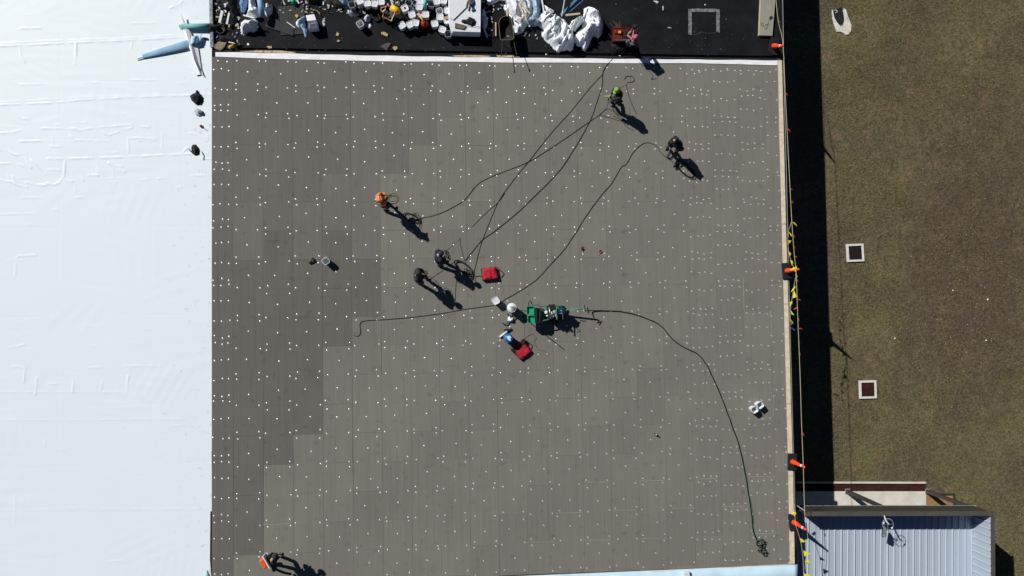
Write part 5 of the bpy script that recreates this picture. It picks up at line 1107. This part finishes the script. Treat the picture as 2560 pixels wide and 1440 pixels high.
mb = MB(); mb.prism([W(p[0], p[1], z_)[:2] for p, z_ in zip(pl, zz)], [z_ for z_ in zz], [z_ + .012 for z_ in zz]); mb.build('face', M_white2, t)
m_ = MB(); m_.tube([W(504, 186, .03), W(493, 189, .02)], .02, n=4); m_.build('bent_end', M_bronze, t)
t = thing('membrane_roll', 'short teal membrane roll reaching the metal edge strip', 'roll', W(490, 66, 0))
m_ = MB(); m_.tube([W(455, 66, .13), W(488, 66, .13), W(522, 65.5, .14)], [.11, .12, .12], n=16, flat=.8); m_.build('roll_body', M_teal, t, True)
m_ = MB(); m_.prism([W(*p, .02)[:2] for p in ((446,62),(456,62),(456,74),(450,72))], .004, .02); m_.build('loose_end', M_teal, t)
stick('metal_trim', 'thin steel strip lying below the teal roll', (470, 76), (523, 75), .03, .03, .03, .02, M_steel, 'trim')
crumple('black_glove', 'dark glove lying between the blue roll and the edge strip', 'glove', [(508,95),(514,92),(522,96),(521,102),(512,101)], .003, .08, M_blackcloth, 39, fs=6)
crumple('dropped_jacket', 'black jacket in a heap, upper of the dark heaps on the white roof', 'jacket', [(473,238),(480,232),(487,230),(488,223),(495,224),(498,232),(503,235),(508,244),(506,258),(498,260),(492,264),(485,258),(476,250)], .003, .20, M_blackcloth, 41, fold=1.1, fs=4)
crumple('grey_rag', 'pale grey rag below the black heap on the white roof', 'rag', [(483,276),(491,270),(501,272),(506,280),(504,289),(498,293),(488,287)], .003, .12, mat('grey_cloth', (.34,.38,.42), .9, var=.35, vs=7), 42, fold=1.2, fs=5)
crumple('baseball_cap', 'dark cap on the right of the pale grey rag', 'cap', [(500,278),(507,276),(513,283),(511,291),(503,290),(498,284)], .003, .12, M_navy, 43, fold=.6)
t = thing('red_tool', 'small dark red hand tool below the grey rag', 'tool', W(503, 315, 0))
m_ = MB(); m_.box(W(502.5, 315, .04), (.10, .09, .07), .4); m_.build('head', mat('dark_red', (.16,.01,.03), .5), t, bevel=.01)
m_ = MB(); m_.tube([W(505, 318, .04), W(519, 326, .02)], .010, n=5); m_.build('shank', mat('tan_handle', (.3,.2,.14)), t)
t = thing('black_backpack', 'rounded black backpack, lowest dark heap on the white roof', 'backpack', W(485, 373, 0))
crumple('pack_body', '', '', [(474,366),(480,359),(489,360),(496,368),(499,378),(494,387),(485,388),(477,382)], .003, .26, M_blackcloth, 44, fold=.5, parent=t)
m_ = MB(); m_.tube(smooth_path([W(482, 362, .27), W(486, 372, .29), W(488, 384, .26)], 4), .02, n=5); m_.build('strap', M_dgrey, t)
m_ = MB(); m_.tube([W(469, 370, .05), W(478, 381, .06)], .014, n=5); m_.build('handle', M_greyp, t)
# ------------------------------------------------------------- small things on the boards
t = thing('cordless_tool', 'dark yellow cordless tool left of the lone open pail', 'tool', W(780, 653, .022))
M_olive = mat('olive_tool', (.12,.10,.03), .6, var=.4, vs=20)
m_ = MB(); m_.tube([W(772, 651, .08), W(779, 654, .09)], [.05, .05], n=8); m_.tube([W(779, 654, .08), W(786, 652, .07)], .035, n=8); m_.build('body', M_olive, t, True)
m_ = MB(); m_.box(W(783, 649, .07), (.07, .16, .10), .5); m_.build('battery', M_black, t, bevel=.01)
m_ = MB(); m_.box(W(776, 657, .06), (.12, .06, .08), .3); m_.build('nose', M_black, t, bevel=.01)
t = thing('folding_tool', 'small dark red bracket-shaped tool, left of its pair', 'tool', W(1457, 623, .022))
m_ = MB(); m_.box(W(1456, 622, .05), (.11, .09, .09), .7); m_.build('body', mat('maroon', (.10,.012,.010), .6), t, bevel=.01)
m_ = MB(); m_.tube([W(1452, 620, .05), W(1455, 616, .05), W(1460, 618, .05)], .010, n=5); m_.build('hook', mat('dark_red', (.2,.02,.02)), t)
t = thing('folding_tool', 'small red open frame with a handle, right of its pair', 'tool', W(1500, 629, .022))
m_ = MB(); m_.tube([W(*p, .05) for p in ((1500,624),(1505,629),(1502,633),(1498,629),(1500,624))], .018, n=5); m_.build('frame', mat('dark_red2', (.22,.03,.02), .6), t)
m_ = MB(); m_.tube([W(1501, 633, .03), W(1497, 639, .03)], .009, n=5); m_.build('handle', M_redp, t)
t = thing('glass_bottle', 'small clear bottle standing alone at the lower right of the boards', 'bottle', W(1637, 1085, .022)); p = W(1640, 1086, .2)
m_ = MB(); m_.lathe((p.x, p.y, .022), [(.04, 0), (.045, .02), (.045, .14), (.02, .18), (.018, .21)], n=16); m_.build('body', mat('dark_glass', (.05,.04,.03), .2), t, True)
m_ = MB(); m_.lathe((p.x, p.y, .22), [(.024, 0), (.024, .03)], n=12); m_.build('cap', M_white2, t)
mb = MB(); q_ = W(1635, 1083, .03); mb.tube([(q_.x + .09 * math.cos(a), q_.y + .09 * math.sin(a), .03) for a in np.linspace(0, 6.2, 20)], .006, n=4); tag(mb.build('plastic_ring', mat('straw_ring', (.30,.28,.18))), 'thin straw coloured ring beside the clear bottle', 'ring')
t = thing('white_rag_bundle', 'white crumpled wrapping with hoses sticking out, below the white drum', 'wrapping', W(1277, 799, .022))
crumple('wrapping', '', '', [(1270,792),(1275,788),(1278,793),(1284,793),(1286,800),(1281,805),(1277,808),(1270,805),(1268,799)], .022, .20, M_white, 45, fold=1.1, fs=5, cell=.03, edge=.1, parent=t)
m_ = MB(); m_.tube(pxpath([(1255,807),(1261,811),(1267,809),(1272,803),(1282,798),(1290,790)], .10), .022, n=6); m_.tube(pxpath([(1268,784),(1271,788),(1278,790),(1284,786)], .06), .02, n=6); m_.build('hoses', M_black, t, True)
cord('white_clip', 'tiny white plug at the end of the kinked lead', [(1366,884),(1369,886)], .02, M_white, 'plug', seed=50, wob=0)

# ================================================================ cones and warning lines along the edge
def make_cone():
    t = thing('traffic_cone', 'x', 'cone', (0, 0, 0), local=True); m_ = MB()
    prof = [(.115, 0)]
    for k in range(11):
        f_ = k / 10; r_ = .115 - .075 * f_; prof += [(r_, .03 + .92 * f_), (r_ - .006, .03 + .92 * (f_ + .05)) if k % 2 == 0 else (r_ + .004, .03 + .92 * (f_ + .05))]
    prof += [(.034, 1.02), (.05, 1.04), (.05, 1.06), (.02, 1.09)]
    m_.lathe((0, 0, .08), [(max(a, .01), min(b, 1.09)) for a, b in prof], n=20); m_.build('cone_body', M_orange, t, True, origin=(0,0,0))
    m_ = MB(); m_.box((0, 0, .04), (.40, .72, .08)); m_.box((0, 0, .085), (.26, .26, .02)); m_.build('rubber_base', M_black, t, origin=(0,0,0), bevel=.015)
    m_ = MB(); m_.lathe((0, 0, .86), [(.062, 0), (.055, .09)], n=20, close=False); m_.build('reflective_band', M_white2, t, origin=(0,0,0))
    m_ = MB(); m_.tube([Vector((.03 * math.cos(a), 0, 1.16 + .03 * math.sin(a))) for a in np.linspace(0, 6.28, 10)], .010, n=5); m_.build('handle', M_orange, t, origin=(0,0,0))
    return t
cone0 = None; CT = []
for (bx, by), z0, rz, lb in [((1968, 677), .045, 4, 'orange cone with yellow pennants round its neck, at mid height of the edge'), ((1935.5, 113), -.05, -12, 'orange cone tipped over slightly on the black roof at the top right corner'), ((1982, 1155), .045, -3, 'plain orange cone between the pennants and the metal canopy'), ((1985, 1306), .045, 5, 'lowest orange cone, leaning out over the canopy corner')]:
    o = make_cone() if cone0 is None else copy_tree(cone0); cone0 = cone0 or o
    p = W(bx, by, z0 + .1); o.location = (p.x, p.y, z0); o.rotation_euler = (R(21) if by == 113 else 0, 0, R(rz)); tag(o, lb, 'cone', 'cones holding the warning line along the roof edge'); CT.append(Vector((p.x, p.y, z0 + 1.08)))
slab('rubber_mat', 'black rubber pad beside the top right cone', [(1922,127),(1925,100),(1948,98),(1944,137),(1930,136)], ZB, ZB + .05, M_black, 'rubber pad')
# rope with orange ribbons
rp = thing('warning_rope', 'cream warning rope with orange ribbons strung between the cones', 'rope', W(1990, 700, 1.0))
RP = [(1938,-20),(1946,55),(1957,105),(1963,230),(1968,330),(1974,450),(1980,560),(1986,640),(1990,676),(1994,780),(1998,880),(2001,960),(2004,1060),(2008,1160),(2010,1230),(2012,1290)]
m_ = MB(); m_.tube(pxpath(RP, 1.02, 3), .012, n=5); m_.build('rope', M_cream, rp)
def rope_x(y):
    for a, b in zip(RP[:-1], RP[1:]):
        if a[1] <= y <= b[1]: return a[0] + (b[0] - a[0]) * (y - a[1]) / (b[1] - a[1])
rnd = random.Random(6)
M_rib = mat('orange_ribbon', (.65,.06,.03), .6)
for (y, dx, dy) in [(52,5,6),(142,3,6),(233,6,6),(322,8,8),(473,6,2),(503,7,5),(533,-2,6),(588,5,6),(616,3,7),(641,7,3),(700,5,4),(726,4,0),(748,9,3),(769,-9,4),(795,3,9),(821,10,2),(855,3,2),(882,3,8),(1082,6,8),(1284,5,8)]:
    x = rope_x(y); a = W(x, y, 1.0); b = W(x + dx, y + dy, .95); c_ = W(x + dx * .5 + 1, y + dy * .5 - 1, .99)
    m_ = MB(); s_ = Vector((.012, .02, 0)); m_.add([a + s_, a - s_, c_ - s_, c_ + s_, b - s_, b + s_] + [v + Vector((0, 0, .004)) for v in (a + s_, a - s_, c_ - s_, c_ + s_, b - s_, b + s_)], [(0,1,2,3),(3,2,4,5),(9,8,7,6),(11,10,8,9),(0,3,9,6),(1,7,8,2),(3,5,11,9),(2,8,10,4)]); m_.build('ribbon', M_rib, rp)
def pennant_line(label, line, flags, z=1.0, m=M_yellow):
    t = thing('pennant_line', label, 'pennants', W(line[0][0], line[0][1], z)); m_ = MB(); m_.tube([W(p[0], p[1], p[2] if len(p) > 2 else z) for p in line], .009, n=5); m_.build('line', M_cream, t)
    for (x, y, (ax, ay), (bx, by), zz_) in flags:
        A, B_, C_ = W(x, y, z), W(x + ax, y + ay, z - .01), W(x + bx, y + by, z - zz_); mid = (B_ + C_) / 2 + Vector((.02, .01, .03)); m_ = MB()
        v = [A, B_, mid, C_]; m_.add(v + [q + Vector((.002, 0, .006)) for q in v], [(0,1,2),(0,2,3),(6,5,4),(7,6,4),(0,4,5,1),(1,5,6,2),(2,6,7,3),(3,7,4,0)]); m_.build('pennant', m, t)
pennant_line('upper string of yellow pennants tangled round the mid-height cone', [(1979,554),(1971,578),(1969,605),(1972,634),(1982,664),(1990,672,1.05),(1990,690),(1985,715),(1981,742),(1977,762),(1975,795),(1979,812)],
 [(1979,554,(6,2),(13,12),.06),(1970,578,(5,4),(9,14),.05),(1969,601,(9,0),(1,11),.10),(1970,628,(6,4),(4,13),.06),(1975,650,(6,2),(5,14),.05),(1974,676,(10,-8),(16,0),.03),(1984,669,(8,-3),(4,11),.04),(1989,684,(3,2),(1,14),.04),(1987,714,(1,6),(-10,16),.08),(1985,726,(7,16),(-5,20),.06),(1974,755,(7,-2),(1,12),.05),(1977,776,(2,10),(10,15),.05),(1976,798,(2,4),(6,12),.05)])
pennant_line('lower string of yellow pennants hanging over the canopy corner', [(1986,1260),(1988,1306),(1990,1316),(1998,1340),(2004,1365),(2008,1400),(2010,1450)],
 [(1977,1285,(11,-7),(11,6),.04),(1999,1344,(15,10),(4,12),.04),(2008,1376,(17,8),(3,15),.04),(2011,1403,(11,-3),(9,9),.05),(2010,1434,(16,2),(2,16),.05)], 1.0)
cord('pennant_rope', 'thin second rope outside the lower pennants', [(2008,1160,1.0),(2013,1300,1.0),(2019,1345,1.0),(2010,1440,.9)], .008, M_cream, 'rope', seed=60, wob=0)
slab('blue_tag', 'small blue tag hanging outside the edge below the pennants', [(1977,817),(1989,824),(1987,827),(1976,821)], .3, .31, mat('navy_tag', (.02,.04,.14)), 'tag')

# ================================================================ ground: drains, slab, canopy
def grate(label, c, s_, rot, hole=.028, m=M_rust):
    t = thing('drain_grate', label, 'drain', W(c[0], c[1], GZ)); ct = W(c[0], c[1], GZ + .03); rm = Matrix.Rotation(rot, 3, 'Z'); h = s_ / 2; w_ = .10
    m_ = MB()
    for dx, dy, a, b in ((-h + w_ / 2, 0, w_, s_), (h - w_ / 2, 0, w_, s_), (0, -h + w_ / 2, s_ - 2 * w_, w_), (0, h - w_ / 2, s_ - 2 * w_, w_)):
        m_.box(ct + rm @ Vector((dx, dy, 0)), (a, b, .10), M=rm)
    m_.build('concrete_collar', mat('pale_concrete', (.62,.61,.58), .85, var=.1, vs=8), t)
    m_ = MB(); m_.box(ct + Vector((0, 0, -.02)), (s_ - .2, s_ - .2, .012), M=rm); m_.build('pit', M_dark, t)
    m_ = MB(); n_ = 11
    for k in range(n_): m_.box(ct + rm @ Vector((-h + w_ + (s_ - .2) * (k + .5) / n_, 0, .015)), (.022, s_ - .2, .03), M=rm)
    m_.box(ct + rm @ Vector((0, .12, .012)), (s_ - .2, .02, .02), M=rm); m_.box(ct + rm @ Vector((0, -.12, .012)), (s_ - .2, .02, .02), M=rm); m_.build('grating', m, t)
grate('black barred square drain in a white concrete collar, upper of two', (2137.5, 632), .90, R(2), m=mat('dark_iron', (.02,.014,.012), .7))
grate('rust brown barred square drain in a white concrete collar, lower of two', (2169, 973.5), .90, R(0))
# light well with broken white surround
t = thing('ground_lamp_pit', 'black mulched pit with a ragged white painted surround, top right', 'pit', W(2103, 50, GZ))
outl = [(2079,26),(2081,24),(2083,34),(2086,46),(2093,58),(2100,66),(2108,64),(2111,52),(2110,40),(2107,26),(2110,21),(2115,24),(2118,38),(2124,52),(2128,64),(2127,78),(2121,86),(2114,88),(2107,82),(2100,79),(2092,80),(2086,66),(2081,46)]
m_ = MB(); P2 = [W(*p, GZ + .02)[:2] for p in outl]
from mathutils.geometry import tessellate_polygon
tri = tessellate_polygon([[Vector((p[0], p[1], 0)) for p in P2]])
vz = [GZ + .045 + .02 * noise.noise(Vector((p[0] * 3, p[1] * 3, 0))) for p in P2]
n = len(P2); m_.add([(p[0], p[1], z_) for p, z_ in zip(P2, vz)] + [(p[0], p[1], GZ - .02) for p in P2], [tuple(f) for f in tri] + [(i, (i + 1) % n, n + (i + 1) % n, n + i) for i in range(n)])
m_.build('painted_surround', mat('ragged_white', (.60,.58,.53), .8, var=.2, vs=7, bump=.03, bs=12), t)
m_ = MB(); m_.prism([W(*p, GZ + .02)[:2] for p in ((2083,28),(2092,22),(2104,18),(2108,30),(2110,46),(2106,60),(2098,62),(2091,52),(2085,40))], GZ - .05, GZ + .02); m_.build('pit_floor', mat('black_mulch', (.012,.011,.013), .95, var=.5, vs=8), t)
m_ = MB(); m_.tube([W(x, y, GZ + .05) for x, y in ((2086,26),(2092,25),(2093,30),(2088,33))], .02, n=5); m_.build('lamp_bracket', M_offw, t)
for x, y, r_, lb in ((2469, 749, .05, 'white stone lying alone in the bare patch'), (2237, 846, .04, 'pale stone in the lawn above the rust brown drain'), (2465, 851, .04, 'pale stone near the orange soil patch'), (2382, 726, .035, 'small tan stone in the bare patch')):
    m_ = MB(); p = W(x, y, GZ); m_.lathe((p.x, p.y, GZ), [(r_, 0), (r_ * 1.1, r_ * .5), (r_ * .5, r_ * 1.1)], n=7); tag(m_.build('stone', mat('white_stone', (.7,.68,.64)), smooth=True), lb, 'stone')
mb = MB(); rnd = random.Random(12)
for k in range(260):
    x = rnd.gauss(2400, 90); y = rnd.gauss(620, 260); p = W(x, y, GZ + .01); s_ = rnd.uniform(.008, .022)
    if p.x > 27 and p.x < 42: mb.lathe((p.x, p.y, GZ), [(s_, 0), (s_ * 1.1, s_), (s_ * .3, s_ * 1.6)], n=5)
tag(mb.build('gravel', mat('pebbles', (.40,.33,.24), .9, var=.4, vs=3)), 'loose pebbles scattered over the bare patch of lawn', 'gravel', kind='stuff')
# trench drain and slab
t = thing('trench_drain', 'long rusty trench grating beside the concrete slab', 'drain', W(2200, 1222, GZ))
A0, A1 = W(1990, 1222, -3.78), W(2314, 1222, -3.78); yT = W(2200, 1209, -3.78).y; yB_ = W(2200, 1233, -3.78).y
m_ = MB(); m_.box(((A0.x + A1.x) / 2, yT - .04, GZ + .02), (A1.x - A0.x, .08, .08)); m_.build('kerb', M_conc, t)
m_ = MB(); m_.box(((A0.x + A1.x) / 2, (yT + yB_) / 2 - .03, GZ + .005), (A1.x - A0.x, yT - yB_ - .12, .03)); m_.build('channel', M_dark, t)
m_ = MB(); L_ = A1.x - A0.x
for k in range(int(L_ / .06)): m_.box((A0.x + .03 + k * .06, (yT + yB_) / 2 - .03, GZ + .035), (.022, yT - yB_ - .14, .03))
for q_ in (.12, .27, .42): m_.box(((A0.x + A1.x) / 2, yT - q_, GZ + .043), (L_, .02, .02))
m_.build('grating', M_rust, t)
xs0, xs1 = 24.3, W(2316, 1236, -3.75).x
mb = MB(); mb.prism([(xs0, yB_), (xs1, yB_), (xs1, -30), (xs0, -30)], GZ - .05, GZ + .06); structure('concrete_slab', mb, M_conc)
a = W(2333, 1236, -3.78); b = W(2383, 1236, -3.78)
mb = MB(); mb.prism([(a.x - .3, a.y), (b.x, a.y), (b.x, -30), (a.x - .3, -30)], GZ - .02, GZ + .02); structure('sandy_strip', mb, mat('orange_sand', (.30,.17,.07), .95, var=.3, vs=5))
mb = MB(); mb.box(((a.x + b.x) / 2 - .1, a.y + .03, GZ + .04), (b.x - a.x + .3, .06, .10)); mb.box((b.x + .03, -25, GZ + .04), (.06, -2 * (-25 - a.y), .10)); structure('strip_edging', mb, M_bronze)
# canopy
CZ, PT, PBm = -.70, .45, -.80
cx0, cx1, cy1 = 24.35, 32.97, -18.84
cn = thing('metal_canopy', 'low ribbed metal canopy with dark parapet beside the roof, bottom right', 'canopy', (28.6, -24, GZ))
M_rib2 = mat('ribbed_metal', (.40,.465,.54), .42, metal=.15, var=.05, vs=1.2, aniso=(1, .2, 1))
m_ = MB(); prof = []; x = cx0
while x < cx1 - .1:
    prof += [(x, 0), (x + .030, .045), (x + .055, .045), (x + .085, 0), (x + .135, 0), (x + .145, .008), (x + .165, .008), (x + .175, 0), (x + .225, 0), (x + .235, .008), (x + .255, .008), (x + .265, 0)]; x += .3125
n = len(prof); m_.add([(p[0], cy1 - .03, CZ + p[1]) for p in prof] + [(p[0], -33, CZ + p[1] - .1) for p in prof], [(i, n + i, n + i + 1, i + 1) for i in range(n - 1)]); m_.build('roof_panel', M_rib2, cn)
m_ = MB(); m_.box(((cx0 + cx1) / 2, cy1 - .10, (PT + PBm) / 2 - .01), (cx1 - cx0, .06, PT - PBm)); m_.build('back_parapet', M_bronze, cn)
m_ = MB(); m_.box(((cx0 + cx1) / 2 + .1, cy1 - .055, (PT + PBm) / 2 - .02), (cx1 - cx0 - .25, .03, PT - PBm - .08)); m_.build('back_fascia', M_bronze, cn)
m_ = MB(); m_.box((cx1 - .045, (cy1 - 33) / 2 - .05, (PT + PBm) / 2 - .01), (.09, 33 + cy1 - .14, PT - PBm)); m_.build('side_parapet', M_bronze, cn)
m_ = MB(); y = cy1 - .15; prof = []
while y > -33: prof += [(y, 0), (y - .03, .04), (y - .055, .04), (y - .085, 0), (y - .18, 0)]; y -= .3125
n = len(prof); m_.add([(cx1 - .10 - p[1], p[0], CZ - .05) for p in prof] + [(cx1 - .10 - p[1], p[0], PT - .04) for p in prof], [(i, i + 1, n + i + 1, n + i) for i in range(n - 1)]); m_.build('side_liner', M_rib2, cn)
m_ = MB(); m_.box(((cx0 + cx1) / 2, cy1 - .07, PT + .01), (cx1 - cx0 + .02, .20, .03)); m_.build('back_cap', mat('bronze_cap', (.085,.078,.070), .5, metal=.1), cn)
m_ = MB(); m_.box((cx1 - .05, (cy1 - 33) / 2 - .1, PT + .012), (.18, 33 + cy1 - .2, .03)); m_.build('side_cap', mat('bronze_cap', (0, 0, 0)), cn)
for px_ in ((2116, 1230), (2316, 1232)):
    p = W(*px_, GZ); m_ = MB(); m_.box((p.x, cy1 - .14, (GZ + PBm) / 2), (.16, .16, PBm - GZ)); m_.build('post', M_bronze, cn)
    m_ = MB(); m_.box((p.x + .02, cy1 - .14, GZ + .075), (.26, .26, .03)); m_.build('base_plate', M_steel, cn)
m_ = MB(); m_.box(((cx0 + cx1) / 2, cy1 - .22, PBm - .06), (cx1 - cx0, .12, .16)); m_.build('beam', M_bronze, cn)
ANG = math.atan2(-18.85 - W(1995, 1281, .45).y, 32.97 - W(1995, 1281, .45).x); PV = Vector((32.97, -18.84, 0))
RM = Matrix.Rotation(ANG, 4, 'Z')
for o in list(bpy.data.objects):
    if o.parent is None and (o.name in ('metal_canopy', 'trench_drain', 'concrete_slab', 'sandy_strip', 'strip_edging')):
        o.location = PV + RM @ (o.location - PV); o.rotation_euler = (0, 0, ANG)
# little mast with wire ring
t = thing('ring_mast', 'short curved white pipe carrying a wire ring over the canopy', 'mast', W(2211, 1290, PT))
m_ = MB(); m_.tube(smooth_path([W(2211, 1289, PT + .02), W(2213, 1297, .72), W(2217, 1305, .78), W(2223, 1311, .76)], 4), .028, n=8); m_.build('pipe', M_white, t, True)
rc = W(2219.5, 1311, .76); m_ = MB()
for rr_ in (.255, .235): m_.tube([(rc.x + rr_ * math.cos(a), rc.y + rr_ * math.sin(a), .76 + (.03 if rr_ < .25 else 0)) for a in np.linspace(0, 6.283, 28)], .008, n=4)
m_.tube([(rc.x - .25, rc.y, .76), (rc.x + .25, rc.y, .76)], .006, n=4); m_.tube([(rc.x, rc.y, .76), (rc.x, rc.y - .25, .76)], .006, n=4); m_.build('wire_ring', M_greyp, t)
m_ = MB(); m_.lathe((rc.x - .2, rc.y + .08, .77), [(.03, 0), (.04, .03), (.01, .05)], n=8); m_.lathe((rc.x + .17, rc.y - .15, .77), [(.03, 0), (.04, .03), (.01, .05)], n=8); m_.build('insulators', M_white2, t)
crumple('hanging_bag', 'narrow grey bag hanging from the wire ring', 'bag', [(2212,1316),(2216,1315),(2215,1330),(2213,1343),(2208,1346),(2206,1341),(2209,1328)], -.1, .3, mat('slate_cloth', (.10,.13,.16), .9, var=.4, vs=9), 61, cell=.03, edge=.06)
mb = MB(); mb.box(W(2003, 1271, .5), (.02, .42, .02), R(55)); tag(mb.build('white_batten', M_white2), 'thin white batten lying on the canopy corner by the roof', 'batten')
# light blue membrane along the bottom
t = thing('folded_membrane', 'light blue membrane folded back along the bottom edge of the boards', 'membrane', W(1700, 1440, .05))
n = 90; rows = 12; vs = []
for i in range(n + 1):
    x = 1150 + (1994 - 1150) * i / n; ye = 1443 - (x - 1150) * (1443 - 1408) / (1994 - 1150) + 3.2
    for j in range(rows):
        w = 26 * j; wr = .035 * math.sin(i * .32 + j * .5) * math.exp(-j * .3) + .03 * noise.noise(Vector((i * .13, j * .6, 3))) + (.05 * abs(noise.noise(Vector((i * .07 + j * .1, j * .2, 7)))))
        z_ = .10 + wr - (.06 if j == 0 else 0)
        vs.append(W(x, ye + w, z_))
fs = [(i * rows + j, i * rows + j + 1, (i + 1) * rows + j + 1, (i + 1) * rows + j) for i in range(n) for j in range(rows - 1)]
m_ = MB(); m_.add(vs, fs); o = m_.build('sheet', mat('pale_blue_sheet', (.46,.62,.72), .55, var=.08, vs=1.6, bump=.01, bs=3), t, True); sm = o.modifiers.new('t', 'SOLIDIFY'); sm.thickness = .012
p = W(1716, 1432, .2); 
mb = MB(); mb.prism([W(*q, .2)[:2] for q in ((1709,1430),(1723,1428),(1727,1460),(1712,1460))], .12, .26); tag(mb.build('white_block', M_offw, bevel=.01), 'white block holding down the light blue membrane at the bottom', 'block')
mb = MB(); mb.tube([W(1150, 1445.5, .01), W(1500, 1435.5, .01), W(1640, 1428, .01), W(1985, 1409.5, .01)], .022, n=4); tag(mb.build('edge_batten', M_woodp), 'thin pale batten along the bottom edge of the boards', 'batten')
crumple('membrane_scrap', 'small teal fold of membrane at the bottom edge beside the white roof', 'membrane scrap', [(509,1450),(515,1424),(520,1432),(529,1450)], .003, .16, M_teal, 62)
# green loose strap etc.
for o in bpy.data.objects:
    if '_w' in o: del o['_w']
